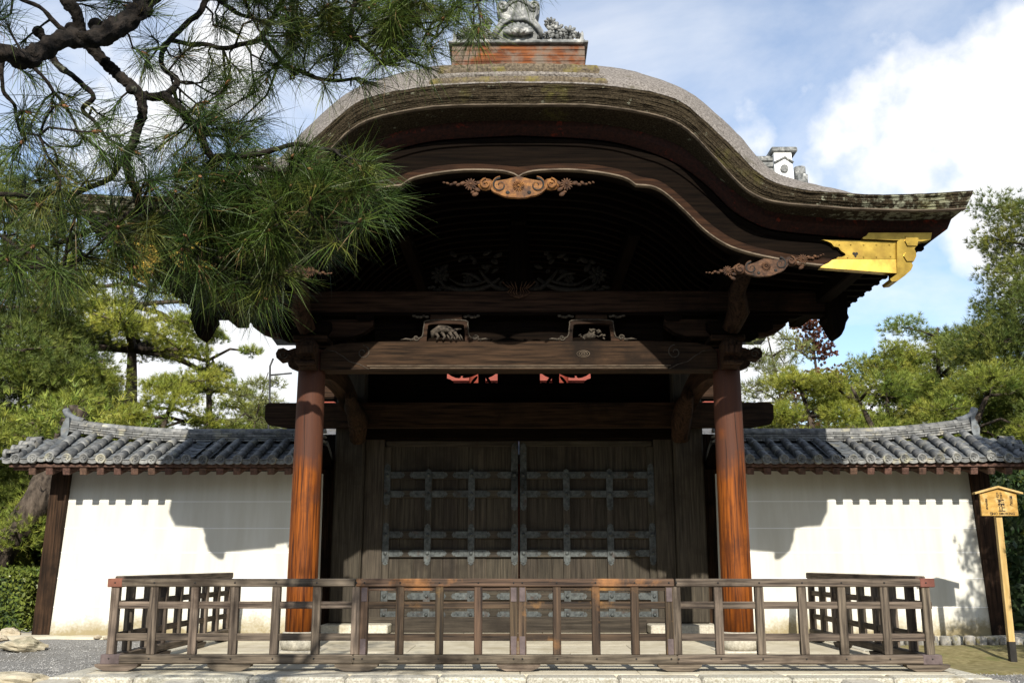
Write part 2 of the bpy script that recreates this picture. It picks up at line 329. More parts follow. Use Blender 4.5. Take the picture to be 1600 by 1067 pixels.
    def blob(s, c, r, seg=8, rings=5, rot=None):
        """ellipsoid, r = (rx,ry,rz)"""
        rows = []
        for i in range(rings + 1):
            th = math.pi * i / rings; row = []
            for k in range(seg + 1):
                a = 2 * math.pi * k / seg
                p = Vector((r[0] * math.sin(th) * math.cos(a), r[1] * math.sin(th) * math.sin(a), r[2] * math.cos(th)))
                if rot is not None: p = rot @ p
                row.append(p + Vector(c))
            rows.append(row)
        return s.grid(rows, True)
    def mesh(s, name, m=None):
        me = bpy.data.meshes.new(name); me.from_pydata(s.v, [], s.f)
        me.polygons.foreach_set('use_smooth', s.sm)
        if m is not None: me.materials.append(M[m] if isinstance(m, str) else m)
        me.update(); return me
    def build(s, name, m, parent=None):
        return link(name, s.mesh(name, m), parent)

def link(name, me, parent=None, loc=None, rot=None, scale=None):
    o = bpy.data.objects.new(name, me); COL.objects.link(o)
    if loc is not None: o.location = loc
    if rot is not None: o.rotation_euler = rot
    if scale is not None: o.scale = scale
    if parent is not None:
        o.parent = parent
        pm = PM.get(parent.name)
        if pm is not None: o.matrix_parent_inverse = pm
    return o
PM = {}
def thing(name, label, cat, loc=(0, 0, 0), group=None):
    o = bpy.data.objects.new(name, None); COL.objects.link(o); o.location = loc; o.empty_display_size = 0.2
    o['label'] = label; o['category'] = cat
    if group: o['group'] = group
    PM[o.name] = Matrix.Translation(Vector(loc)).inverted()
    return o
def tag(o, label, cat, group=None, kind=None):
    o['label'] = label; o['category'] = cat
    if group: o['group'] = group
    if kind: o['kind'] = kind
    return o
def struct(o): o['kind'] = 'structure'; return o
def tri_mesh(name, verts, m, smooth=False):
    """verts: (n,3,3) loose triangles"""
    n = len(verts); me = bpy.data.meshes.new(name)
    me.vertices.add(3 * n); me.vertices.foreach_set('co', np.ascontiguousarray(verts, dtype=np.float32).reshape(-1))
    me.loops.add(3 * n); me.loops.foreach_set('vertex_index', np.arange(3 * n, dtype=np.int32))
    me.polygons.add(n); me.polygons.foreach_set('loop_start', np.arange(0, 3 * n, 3, dtype=np.int32))
    try: me.polygons.foreach_set('loop_total', np.full(n, 3, dtype=np.int32))
    except Exception: pass
    for q in (m if isinstance(m, (list, tuple)) else [m]): me.materials.append(M[q])
    me.update(calc_edges=True); me.validate(); return me

def smooth_curve(pts, n):
    """Catmull-Rom through the points, resampled evenly along its length"""
    P_ = np.array(pts, float); Q = []
    for i in range(len(P_) - 1):
        p0 = P_[max(i - 1, 0)]; p1 = P_[i]; p2 = P_[i + 1]; p3 = P_[min(i + 2, len(P_) - 1)]
        for t in np.linspace(0, 1, 12, endpoint=False):
            Q.append(0.5 * ((2 * p1) + (-p0 + p2) * t + (2 * p0 - 5 * p1 + 4 * p2 - p3) * t * t + (-p0 + 3 * p1 - 3 * p2 + p3) * t ** 3))
    Q.append(P_[-1]); Q = np.array(Q)
    d = np.r_[0, np.cumsum(np.linalg.norm(np.diff(Q, axis=0), axis=1))]
    u = np.linspace(0, d[-1], n)
    return np.stack([np.interp(u, d, Q[:, k]) for k in range(Q.shape[1])], 1)
def spiral(c, r, turns, a0, y, n=22, sgn=1):
    out = []
    for i in range(n):
        t = i / (n - 1); a = a0 + sgn * turns * 2 * math.pi * t; rr = r * (1 - 0.82 * t)
        out.append((c[0] + rr * math.cos(a), y, c[1] + rr * math.sin(a)))
    return out
def rosette(mb, c, r, y, petals=10, layers=2, depth=0.03):
    for k in range(layers):
        rr = r * (1 - 0.42 * k); nn = max(5, petals - 2 * k)
        for i in range(nn):
            a = 2 * math.pi * (i + 0.5 * k) / nn
            rot = Matrix.Rotation(-a, 3, 'Y')
            mb.blob((c[0] + 0.62 * rr * math.cos(a), y - 0.6 * depth * k, c[1] + 0.62 * rr * math.sin(a)), (0.40 * rr, depth, 1.9 * rr / nn), 7, 4, rot)
    mb.blob((c[0], y - depth * (0.5 + 0.6 * layers), c[1]), (0.22 * r, 0.8 * depth, 0.22 * r), 8, 4)

# ------------------------------------------------------------------ the ground
GZ = -0.27
def ground_z(x, y):
    z = GZ
    t = min(max((y - 15.6) / 2.0, 0), 1); z += 0.15 * t * t * (3 - 2 * t)
    t = min(max((y - 17.55) / 0.35, 0), 1); z += 0.11 * t
    return z
rows = []
ys = [-200, -60, -20, -5, 2, 6, 8.5] + [9 + 0.25 * i for i in range(45)] + [21, 24, 30, 45, 80, 160, 400, 900]
xs = [-900, -300, -120, -50, -25] + [-15 + 0.5 * i for i in range(61)] + [25, 50, 120, 300, 900]
for y in ys: rows.append([(x, y, ground_z(x, y) + 0.012 * noise.noise(Vector((x * 1.7, y * 1.7, 0)))) for x in xs])
ground = struct(MB().grid(rows).build('ground', 'gravel'))
# mossy earth on the right in front of the wall
def sheet(name, m, x0, x1, y0, y1, dz, nx=30, ny=16, rag=0.25):
    rr = []
    for j in range(ny + 1):
        y = y0 + (y1 - y0) * j / ny; row = []
        for i in range(nx + 1):
            x = x0 + (x1 - x0) * i / nx
            e = min(i, nx - i, j, ny - j); k = 0 if e == 0 else 1
            yy = y + (rag * noise.noise(Vector((x * 1.3, y * 0.4, 3))) if j in (0,) else 0)
            row.append((x, yy, ground_z(x, yy) + 0.012 * noise.noise(Vector((x * 1.7, yy * 1.7, 0))) + (dz + 0.02 * noise.noise(Vector((x * 3, yy * 3, 5))) + 0.012) * k - 0.02 * (1 - k)))
        rr.append(row)
    return struct(MB().grid(rr).build(name, m))
sheet('mossy_earth', 'moss', 5.35, 12.5, 14.6, 17.62, 0.02)
sheet('earth_strip', 'paving', -9.6, -5.3, 17.85, 18.9, 0.01, rag=0.1)
sheet('earth_strip', 'paving', 5.3, 9.6, 17.7, 18.9, 0.01, rag=0.1)

# ------------------------------------------------------------------ stone platform
platform = struct(MB().box(-5.28, 5.28, 12.02, 26.2, -0.5, -0.03).build('platform', 'paving'))
joints = [-5.32, -4.35, -3.05, -1.96, -0.92, 0.08, 1.12, 2.05, 3.06, 4.2, 5.32]
for a, b in zip(joints[:-1], joints[1:]):
    MB().box(a + 0.004, b - 0.004, 11.72, 12.10, -0.42, R(-0.006, 0.004), 0.025).build('kerb_stone', 'kerb', platform)
for s in (-1, 1):
    y = 12.11
    while y < 17.6:
        d = R(0.9, 1.3); MB().box(s * 5.06, s * 5.32, y, y + d - 0.008, -0.42, R(-0.006, 0.003), 0.025).build('kerb_stone', 'kerb', platform); y += d
# slabs of the floor
y = 12.115
for r_, dy in enumerate((1.35, 1.5, 1.4, 1.55, 1.3)):
    x = -5.05; off = [0.7, 1.25, 0.4, 1.0, 0.65][r_]
    while x < 5.05:
        d = off if x == -5.05 else R(1.25, 1.75)
        x1 = min(x + d, 5.05)
        if 5.05 - x1 < 0.4: x1 = 5.05
        MB().box(x + 0.003, x1 - 0.003, y + 0.003, y + dy - 0.003, -0.1, R(-0.006, -0.001), 0.006).build('floor_slab', 'paving', platform)
        x = x1
    y += dy
# border stones of the paths leading up to the platform, and their fill of cemented pebbles
for k, (x, w) in enumerate(((-5.1, 0.40), (-3.72, 0.40), (3.78, 0.40), (5.16, 0.40))):
    for j in range(3):
        o = MB().box(x - w / 2, x + w / 2, 8.62 + j * 1.03, 9.64 + j * 1.03, -0.4, -0.012 + R(-0.006, 0.006), 0.03).build('border_stone', 'stone')
        tag(o, ['nearest', 'middle', 'innermost'][j] + ' ' + ['pale border stone of the path at the far left of the platform', 'pale border stone of the path in front of the left gate column', 'pale border stone of the path in front of the right gate column', 'pale border stone of the path at the far right of the platform'][k], 'stone', 'path border stones')
for s in (-1, 1):
    rr = [[(s * (3.9 + 1.05 * i / 16), 9.0 + 2.72 * j / 20, -0.09 + 0.03 * noise.noise(Vector((i * 0.9 * s, j * 0.7, 1)))) for i in range(17)] for j in range(21)]
    struct(MB().grid(rr).build('path', 'kerb'))

# ------------------------------------------------------------------ the gate
gate = thing('ceremonial_gate', 'dark timber temple gate with undulating bark roof and gilt eave ends', 'gate', (0, 15, 0))
YC, YD, YB = 15.3, 19.40, 23.5              # front columns, doors, rear columns
CX = 3.24                                   # columns stand at x = -CX and CX
ZOFF = 0.0
def gpart(mb, name, m, parent=None):
    o = mb.build(name, m, parent or gate)
    if parent is None: o.location.z = ZOFF
    return o

# columns on their stones
for yc in (YC, YB):
    for s in (-1, 1):
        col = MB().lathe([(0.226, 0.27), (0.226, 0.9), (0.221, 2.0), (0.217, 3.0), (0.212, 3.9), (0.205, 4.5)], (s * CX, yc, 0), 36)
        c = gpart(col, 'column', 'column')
        gpart(MB().lathe([(0.20, 0.0), (0.262, 0.02), (0.285, 0.08), (0.29, 0.15), (0.275, 0.22), (0.25, 0.262), (0.21, 0.27)], (s * CX, yc, 0), 32), 'column_base', 'stone')
        gpart(MB().box(s * CX - 0.36, s * CX + 0.36, yc - 0.36, yc + 0.36, -0.05, 0.012, 0.01), 'plinth_stone', 'stone')
        # long drying crack
        if yc == YC:
            for (a_, z0_, z1_, w_) in ((0.09, 2.1, 3.6, 0.0035), (-0.45, 0.5, 1.7, 0.003), (0.55, 1.1, 2.6, 0.0025), (-0.15, 0.3, 0.95, 0.003), (-0.7, 2.2, 3.1, 0.0025), (0.35, 0.35, 1.0, 0.002)):
                a_ = a_ + 0.2 * s
                pts = [(s * CX + 0.2235 * math.sin(a_ + 0.05 * math.sin(5 * z)), yc - 0.2235 * math.cos(a_ + 0.05 * math.sin(5 * z)), z) for z in np.linspace(z0_, z1_, 11)]
                gpart(MB().tube(pts, [0.001] + [w_] * 9 + [0.001], 4), 'crack', 'black', c)

# ---- roof profiles, traced at the front verge and mirrored
def prof(px, Y, n=56):
    p = [at(x, y, Y) for x, y in px]
    q = smooth_curve([(v.x - p[0].x, v.z) for v in p], n)
    return q
def full(q): return [(-x, z) for x, z in q[::-1]] + [(x, z) for x, z in q[1:]]
YV = 12.30
BT = prof([(811, 130), (870, 130.5), (937, 133), (978, 138), (1023, 145), (1064, 159), (1096, 184), (1128, 213), (1160, 245), (1182, 267), (1208, 284), (1246, 295), (1290, 300), (1365, 304.5), (1440, 303), (1522, 298)], YV)
BBm = prof([(811, 163), (870, 163), (921, 164), (978, 170), (1042, 184), (1077, 203), (1109, 235), (1138, 267), (1163, 292), (1189, 308), (1224, 316.5), (1290, 322), (1350, 326), (1455, 328), (1510, 325)], YV + 0.05)
RT = prof([(811, 190), (870, 191), (927, 194.5), (991, 205), (1055, 226), (1087, 248), (1119, 277), (1150, 302), (1182, 322), (1214, 334), (1290, 342), (1340, 345), (1400, 346), (1486, 344)], 12.78)
RB = prof([(811, 199), (870, 200), (927, 204), (991, 216), (1055, 239), (1103, 272), (1144, 311), (1182, 333), (1214, 343), (1290, 351.5), (1335, 354.5), (1400, 357.5), (1480, 359)], 12.79)
ST = prof([(811, 213), (927, 219), (991, 231), (1055, 255), (1103, 289), (1144, 329), (1182, 351), (1214, 361), (1290, 369), (1335, 373), (1401, 377), (1456, 377)], 12.9)
HT = prof([(811, 215), (927, 221), (991, 233), (1055, 257), (1103, 291), (1144, 331), (1182, 353), (1214, 363), (1290, 371), (1335, 375), (1401, 378)], 12.86)
HC = prof([(811, 262), (870, 257), (927, 258.5), (978, 268), (1000, 277), (1023, 281), (1042, 290), (1071, 314), (1096, 338), (1119, 357), (1150, 376), (1200, 391), (1275, 403), (1401, 407)], 12.83)
HBp = [(811, 278), (822, 272), (845, 268), (895, 267), (943, 272), (978, 280), (996, 291.5), (1003, 291), (1023, 294), (1042, 305), (1071, 331), (1096, 356), (1119, 374), (1150, 390), (1200, 403), (1275, 415), (1401, 426)]
HB = prof(HBp, 12.82, 80)
HC = smooth_curve(HC, 80); HT = smooth_curve(HT, 80)
MT = prof([(811, 103), (870, 102), (918, 101.5), (953, 105), (998, 114), (1036, 126), (1071, 140), (1103, 162), (1135, 191), (1160, 216), (1186, 247), (1211, 269), (1246, 282), (1275, 289), (1289, 296), (1318, 316), (1390, 340), (1472, 341)], 13.36)
YN = 16.9                                    # the wide front roof ends here; behind it the roof is narrower
XN = 4.25
YE = 2 * YD - YV                             # rear verge

roof = gpart(MB().box(-0.2, 0.2, 13.2, 24.9, 7.2, 7.5), 'roof', 'dark_y')
rowsb = []
def narrow(pf, n=None):
    q = smooth_curve(pf, 200); q = q[q[:, 0] <= XN]
    return smooth_curve(q, n or len(pf))
def row(pf, y): return [Vector((x, y, z)) for x, z in full(narrow(pf) if y > YN else pf)]
def lerp_rows(a, b, t): return [p.lerp(q, t) for p, q in zip(a, b)]
def nz3(v, s, k): return k * noise.noise(v * s)
def bark_edge(front):
    yv = YV if front else YE; sg = 1 if front else -1
    a = row(RT, yv + sg * 0.455); b = row(BBm, yv + sg * 0.05); c = row(BT, yv)
    rr = [a, lerp_rows(a, b, 0.97)]
    NS = 26; lay = [R(-0.011, 0.011) for _ in range(NS + 1)]
    for k in range(NS + 1):
        r_ = lerp_rows(b, c, k / NS)
        rr.append([Vector((p.x, p.y - sg * (0.012 * math.sin(math.pi * k / NS)) + lay[k] + nz3(p, 9, 0.012) + nz3(p + Vector((0, k * 3.7, 0)), 26, 0.012), p.z + (nz3(p, 7, 0.010) if k in (0, NS) else nz3(p, 5, 0.004)))) for p in r_])
    m = MB().grid(rr, False)
    return gpart(m, 'bark_edge', 'bark', roof)
bark_edge(True); bark_edge(False)
def pale_lip(front):
    yv = YV if front else YE; sg = 1 if front else -1
    b = row(BBm, yv + sg * 0.046)
    m = MB().grid([[p + Vector((0, -sg * 0.006 + nz3(p, 5, 0.004), 0.004 + nz3(p, 6, 0.006))) for p in b], [p + Vector((0, -sg * 0.012, -0.016 + nz3(p, 6, 0.006))) for p in b], [p + Vector((0, sg * 0.05, -0.02)) for p in b]])
    return gpart(m, 'bark_lip', 'pale_edge', roof)
pale_lip(True)
# the roof surface: from the front verge up over the rolled shoulder, back to the rear verge
def interp_full(pf, n): return smooth_curve(pf, n)
NF = 90
bt = interp_full(BT, NF); mt = interp_full(MT, NF)
rr = []
for k in range(9):
    t = k / 8; e = t ** 0.85
    y = YV - 0.002 + 1.06 * t
    pf = bt * (1 - e) + mt * e
    rr.append([Vector((x, y, z)) for x, z in full(pf)])
for y in np.linspace(13.36, YN, 14)[1:]: rr.append([Vector((x, y, z)) for x, z in full(mt)])
rr_front = rr; mn = narrow(mt); bn = narrow(bt); rr = []
for y in np.linspace(YN - 0.05, 2 * YD - 13.36, 22): rr.append([Vector((x, y, z - 0.012)) for x, z in full(mn)])
for k in range(7, -1, -1):
    t = k / 8; e = t ** 0.85; y = YE + 0.002 - 1.06 * t; pf = bn * (1 - e) + mn * e
    rr.append([Vector((x, y, z)) for x, z in full(pf)])
rr = [[p + Vector((0, 0, nz3(p, 4, 0.012) + nz3(p, 16, 0.007))) for p in r_] for r_ in rr]
rr_front = [[p + Vector((0, 0, nz3(p, 4, 0.012) + nz3(p, 16, 0.007))) for p in r_] for r_ in rr_front]
gpart(MB().grid(rr_front), 'bark_cover', 'thatch', roof); gpart(MB().grid(rr), 'bark_cover', 'thatch', roof)
# thick side eaves
for s in (-1, 1):
    xt, zt = mt[-1]; xb, zb = BBm[-1]
    pts = [(s * (xt + 0.005), zt - 0.01), (s * (xb - 0.02), zb), (s * RT[-1][0], RT[-1][1]), (s * (RT[-1][0] - 0.6), RT[-1][1] + 0.05), (s * (xt - 0.8), zt - 0.08)]
    gpart(MB().prism(pts, YV + 0.06, YN - 0.01), 'eave_edge', 'bark', roof)
    zs = float(np.interp(XN, ST[:, 0], ST[:, 1])); zm = float(np.interp(XN, mt[:, 0], mt[:, 1]))
    gpart(MB().prism([(s * XN, zm), (s * (XN - 0.03), zs), (s * (XN - 0.5), zs + 0.03), (s * (XN - 0.5), zm)], YN - 0.03, YE - 0.06), 'eave_edge', 'bark', roof)
    # gable closing the step between the two roofs
    xs_ = np.linspace(XN - 0.3, ST[-1][0] - 0.05, 16)
    gpart(MB().prism([(s * x, float(np.interp(x, ST[:, 0], ST[:, 1])) - 0.002) for x in xs_] + [(s * x, float(np.interp(x, mt[:, 0], mt[:, 1])) - 0.03) for x in xs_[::-1]], YN - 0.06, YN - 0.02), 'step_gable', 'dark_x', roof)
# red-brown under layer and the boarded soffit
rr = [row(RT, 12.76), row(RT, 12.75), row(RB, 12.76)]
rr += [[Vector((x, 12.88, z)) for x, z in full(smooth_curve(ST, 56))]]
gpart(MB().grid(rr, False), 'under_layer', 'red_edge', roof)
rr = [[Vector((x, y, z)) for x, z in full(smooth_curve(ST, 56))] for y in (12.88, 15, YN)]
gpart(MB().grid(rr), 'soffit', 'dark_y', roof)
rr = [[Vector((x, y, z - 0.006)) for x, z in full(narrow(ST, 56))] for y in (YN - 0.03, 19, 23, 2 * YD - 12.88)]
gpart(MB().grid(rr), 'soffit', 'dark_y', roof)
ye2 = 2 * YD
gpart(MB().grid([row(RT, ye2 - 12.76), row(RB, ye2 - 12.76), [Vector((x, ye2 - 12.88, z)) for x, z in full(narrow(ST, len(RT)))]], False), 'under_layer', 'red_edge', roof)
# curved rafters under the soffit
stn = smooth_curve(ST, 30)
def rafter(pf, w=0.10, h=0.10):
    f = full(pf); m = MB()
    a = [(x * 0.985, z - 0.004) for x, z in f]; b = [(x * 0.985, z - h) for x, z in f]
    m.grid([[Vector((x, -w / 2, z)) for x, z in a], [Vector((x, -w / 2, z)) for x, z in b], [Vector((x, w / 2, z)) for x, z in b], [Vector((x, w / 2, z)) for x, z in a]], False)
    return m.mesh('rafter', 'dark_x')
rme = rafter(stn); rme2 = rafter(narrow(ST, 30))
y = 13.0
while y < 2 * YD - 12.9:
    link('rafter', rme if y < YN - 0.1 else rme2, roof, loc=(0, y, 0)); y += 0.34
# barge boards front and rear
def barge(front):
    def yy(v): return v if front else 2 * YD - v
    rows_ = [(HT, 12.88), (HT, 12.85), (HC, 12.83), (HC, 12.81), (HB, 12.8), (HB, 13), (HT, 13)]
    cut = (lambda q: smooth_curve(q, 80)) if front else (lambda q: narrow(q, 80))
    rr = [[Vector((x, yy(y), z)) for x, z in full(cut(p))] for p, y in rows_]
    b = gpart(MB().grid(rr[:3], False), 'barge_board', 'dark_x')
    gpart(MB().grid(rr[2:5], False), 'barge_moulding', 'brown_x', b)
    gpart(MB().grid(rr[4:] + [rr[0]], False), 'barge_back', 'dark_x', b)
    e = full(cut(HB))
    gpart(MB().grid([[Vector((x, yy(12.79), z + 0.020)) for x, z in e], [Vector((x, yy(12.78), z - 0.004)) for x, z in e], [Vector((x, yy(12.86), z - 0.006)) for x, z in e]], False), 'edge_strip', 'pale_edge', b)
    # a thin bead along the face
    q = cut(HT) * 0.72 + cut(HC) * 0.28
    e = full(q)
    gpart(MB().grid([[Vector((x, yy(12.84), z + 0.012)) for x, z in e], [Vector((x, yy(12.82), z + 0.004)) for x, z in e], [Vector((x, yy(12.84), z - 0.012)) for x, z in e]], False), 'bead', 'dark_x', b)
    return b
barge(True); barge(False)

# gilt fittings on the eave ends
def poly(px, Y): return [(v.x - OX, v.z) for v in (at(x, y, Y) for x, y in px)]
OX = at(811, 400, 12.76).x
def gilt(s):
    g = MB()
    p = poly([(1284, 375.5), (1293, 378), (1299, 381), (1303, 386), (1310, 387.5), (1314, 393), (1320.5, 397), (1321, 400), (1315, 402.5), (1309, 402.5), (1306, 405.5), (1401, 405.8), (1401, 379)], 12.81)
    g.prism([(s * x, z) for x, z in p], 12.785, 12.86)
    fitting = gpart(g, 'gilt_fitting', 'gold')
    q = poly([(1306, 405.5), (1300, 407), (1294, 412), (1287, 415), (1281, 419), (1401, 428.5), (1401, 405.8)], 12.78)
    n = len(q)
    top = poly([(1306, 405.5), (1401, 405.8)], 12.79)
    m = MB()                                  # its face leans back, catching the sun
    vs = [(s * x, 12.74 + 0.028 * (z - q[5][1]) / (q[0][1] - q[5][1]), z) for x, z in q] + [(s * x, 12.86, z) for x, z in q]
    m.add(vs, [list(range(n)), list(range(2 * n - 1, n - 1, -1))] + [[a_, (a_ + 1) % n, n + (a_ + 1) % n, n + a_] for a_ in range(n)])
    gpart(m, 'gilt_moulding', 'gold', fitting)
    # black heart-shaped inset, its colour standing for the shade of an opening
    h = at(1337, 398, 12.79); hx = s * (h.x - OX)
    gpart(MB().blob((hx - 0.018, 12.786, h.z + 0.012), (0.022, 0.008, 0.022)).blob((hx + 0.018, 12.786, h.z + 0.012), (0.022, 0.008, 0.022)).blob((hx, 12.786, h.z - 0.012), (0.018, 0.008, 0.03)), 'heart_shade_inset', 'black', fitting)
    for (u, v) in ((1312, 383), (1330, 383), (1350, 383), (1370, 383), (1390, 383), (1392, 401), (1370, 402), (1350, 402), (1325, 403)):
        w_ = at(u, v, 12.785); gpart(MB().lathe([(0.011, 0.0), (0.009, -0.006), (0.002, -0.009)], (s * (w_.x - OX), 12.786, w_.z), 8, 'y'), 'gilt_stud', 'gold', fitting)
    # upper strip under the red layer
    q = poly([(1348, 372), (1354, 369), (1357, 364.5), (1456, 364.5), (1454, 375), (1440, 378), (1348, 374)], 12.76)
    gpart(MB().prism([(s * x, z) for x, z in q], 12.74, 12.86), 'gilt_strip', 'gold', fitting)
    # scrolled end piece, returning along the side
    q = poly([(1401, 379), (1410, 372), (1416, 367), (1433, 366), (1435, 374), (1433, 383), (1428, 390), (1431, 396), (1431, 402), (1427, 408), (1424, 411), (1426, 416), (1423, 423), (1413, 432), (1402, 440), (1393, 441), (1390, 437), (1401, 429)], 12.76)
    gpart(MB().prism([(s * x, z) for x, z in q], 12.73, 13.04), 'gilt_end', 'gold', fitting)
    q = poly([(1417, 368), (1434, 367), (1436, 374), (1434, 384), (1419, 384), (1415, 376)], 12.71)
    gpart(MB().prism([(s * x, z) for x, z in q], 12.71, 13.06), 'gilt_scroll', 'gold', fitting)
    q = poly([(1416, 394), (1431, 394), (1432.5, 400), (1429, 408), (1418, 408), (1413, 400)], 12.71)
    gpart(MB().prism([(s * x, z) for x, z in q], 12.71, 13.05), 'gilt_scroll', 'gold', fitting)
    return fitting
gilt(1); gilt(-1)

# carved pendants on the barge board
def pendant(cx, cz, k, tilt=0.0, name='carved_pendant', flowers=True, cm='carving'):
    """k = metres per half width of the body"""
    y = 12.76; b = MB(); rot = Matrix.Rotation(-tilt, 2)
    def T(u, v):
        w = rot @ Vector((u * k, v * k * 0.76)); return (cx + w.x, cz + w.y)
    out = []
    for i in range(33):                                         # scalloped lower edge
        a = math.pi + math.pi * i / 32
        r = 1 + 0.05 * abs(math.sin(4.5 * (a - math.pi)))
        out.append(T(1.05 * math.cos(a) * r * (1 - 0.10 * math.sin(a) ** 2), 0.56 * math.sin(a) * r + 0.02))
    out += [T(0.9, 0.35), T(0.45, 0.45), T(0, 0.62), T(-0.45, 0.45), T(-0.9, 0.35)]
    b.prism(out, y, y + 0.06)
    root = gpart(b, name, cm)
    d = MB(); rosette(d, T(0, 0.08), 0.24 * k, y - 0.006, 16, 1, 0.012); gpart(d, 'rosette', cm, root)
    for s in (-1, 1):
        c = T(s * 0.72, 0.12)
        gpart(MB().tube(spiral(c, 0.30 * k, 1.25, math.pi / 2, y - 0.001, 26, -s), [0.05 * k * (1 - 0.02 * i) for i in range(26)], 6, flat=0.5), 'groove_shade', 'black', root)  # black tube painting in the shade of a carved groove
        gpart(MB().tube(spiral(c, 0.36 * k, 1.1, math.pi / 2, y + 0.004, 26, -s), [0.035 * k] * 26, 6), 'scroll', cm, root)
        c = T(s * 1.28, 0.2)
        gpart(MB().blob((c[0], y + 0.03, c[1]), (0.34 * k, 0.03, 0.26 * k), 12, 6).tube(spiral(c, 0.22 * k, 1.2, math.pi / 2, y, 22, -s), [0.05 * k] * 22, 6), 'scroll', cm, root)
        gpart(MB().blob((*[T(s * 0.42, -0.28)[0]], y - 0.001, T(s * 0.42, -0.28)[1]), (0.085 * k, 0.008, 0.075 * k)), 'heart_shade_inset', 'black', root)  # black inset coloured as the shade inside a small opening
        if flowers:
            f = MB(); c = T(s * 1.88, 0.2); rosette(f, c, 0.26 * k, y + 0.02, 13, 3, 0.010)
            for (u, v, r) in ((1.62, -0.08, 0.10), (1.70, -0.34, 0.11), (1.80, -0.22, 0.07), (2.2, 0.26, 0.10), (2.36, 0.18, 0.08), (2.5, 0.27, 0.08), (2.64, 0.2, 0.06), (2.78, 0.26, 0.06), (2.92, 0.3, 0.05), (1.55, 0.28, 0.1)):
                c = T(s * u, v); f.blob((c[0], y + 0.02, c[1]), (r * k * 1.3, 0.015, r * k * 0.8), 7, 4, Matrix.Rotation(s * R(-0.6, 0.6), 3, 'Y'))
            gpart(f, 'carved_flower', 'carving_dark', root)
    return root
c = at(811, 293, 12.76); pendant(0, c.z, (at(851, 293, 12.76).x - c.x))
c = at(1198, 418, 12.76); kk = at(1230, 418, 12.76).x - c.x
pendant(c.x - OX, c.z, kk, math.radians(-9), cm='carving_dark'); pendant(-(c.x - OX), c.z, kk, math.radians(9), cm='carving_dark')

# ---- ridge: stepped bark courses, timber ridge box and tile ornament
zb = at(811, 131, 12.96).z
ridge = gpart(MB().box(-0.9, 0.9, 13.26, 2 * YD - 13.26, 7.9, 8.2), 'ridge', 'dark_y')
crs = [(1.17, 127, 119), (1.13, 118, 112), (1.08, 111, 99.5)]
for i, (w, ya, yb_) in enumerate(crs):
    yf = 12.34 + 0.11 * i
    z0 = at(811, ya, yf).z - 0.012; z1 = at(811, yb_, yf).z
    m = MB(); n = 48
    def arc(x): return -0.035 * (x / 1.1) ** 2
    top = []; rows_ = []
    for (dy, dz, dw) in ((0.0, 0, 0.02), (-0.01, 0.4, 0.04), (0.0, 1.0, 0.0), (0.10, 1.06, 0.0)):
        rows_.append([Vector((x * (w + dw) / w, yf + dy + nz3(Vector((x, i, dz)), 6, 0.008), z0 + (z1 - z0) * dz + arc(x) + nz3(Vector((x * 3, i, dz)), 5, 0.008))) for x in np.linspace(-w, w, n)])
    rows_.insert(0, [p + Vector((0, 0.1, 0)) for p in rows_[0]])
    rows_.append([p + Vector((0, 2 * (YD - yf) - 0.2, 0)) for p in rows_[-1]])
    m.grid(rows_, False)
    for s in (-1, 1):
        m.add([(s * w, yf, z0 + arc(w)), (s * w, yf, z1 + arc(w)), (s * w, 2 * YD - yf, z1 + arc(w)), (s * w, 2 * YD - yf, z0 + arc(w))], [(0, 1, 2, 3)])
    gpart(m, 'ridge_course', 'moss_bark' if i != 1 else 'thatch', ridge)
zb0 = at(811, 100, 13.26).z; zb1 = at(811, 70, 13.26).z
hw = at(915, 85, 13.26).x - at(811, 85, 13.26).x
for k in range(4):                           # boards of the ridge box
    z0 = zb0 - 0.05 + (zb1 - zb0 + 0.05) * k / 4; z1 = zb0 - 0.05 + (zb1 - zb0 + 0.05) * (k + 1) / 4
    gpart(MB().box(-hw, hw, 13.26 + R(-0.004, 0.004), 2 * YD - 13, z0 + 0.0015, z1 - 0.0015, 0.006), 'ridge_board', 'ridge_wood', ridge)
gpart(MB().box(-hw - 0.05, hw + 0.05, 13.2, 2 * YD - 13.2, zb1, zb1 + 0.035, 0.008), 'ridge_cap', 'ornament', ridge)
orn = gpart(MB().box(-hw, hw, 13.23, 13.46, zb1 + 0.036, zb1 + 0.075, 0.01), 'ridge_ornament', 'ornament')
zt = zb1 + 0.07
def U(px, py): v = at(px, py, 13.24); return (v.x - OX2, v.z)
OX2 = at(811, 40, 13.24).x
out = [(-0.34, 0), (-0.37, 0.14), (-0.30, 0.26), (-0.25, 0.34), (-0.30, 0.42), (-0.32, 0.52), (-0.26, 0.60), (-0.17, 0.60), (-0.10, 0.66), (0, 0.70)]
out = [(x, zt + z) for x, z in out]; out += [(-x, z) for x, z in out[-2::-1]]
gpart(MB().prism(out, 13.24, 13.48), 'ornament_plate', 'ornament', orn)
rim = [(x * 0.86, 13.235, zt + (z - zt) * 0.9 + 0.01) for x, z in out]
gpart(MB().tube(rim, 0.022, 6), 'ornament_rim', 'ornament', orn)
m = MB()
for i in range(9):
    a = math.radians(10 + 20 * i)
    m.tube([(0.02 * math.cos(a), 13.21, zt + 0.06), (0.10 * math.cos(a), 13.16, zt + 0.06 + 0.08 * math.sin(a)), (0.20 * math.cos(a), 13.19, zt + 0.07 + 0.15 * math.sin(a)), (0.225 * math.cos(a), 13.22, zt + 0.08 + 0.17 * math.sin(a))], [0.02, 0.04, 0.034, 0.006], 7)
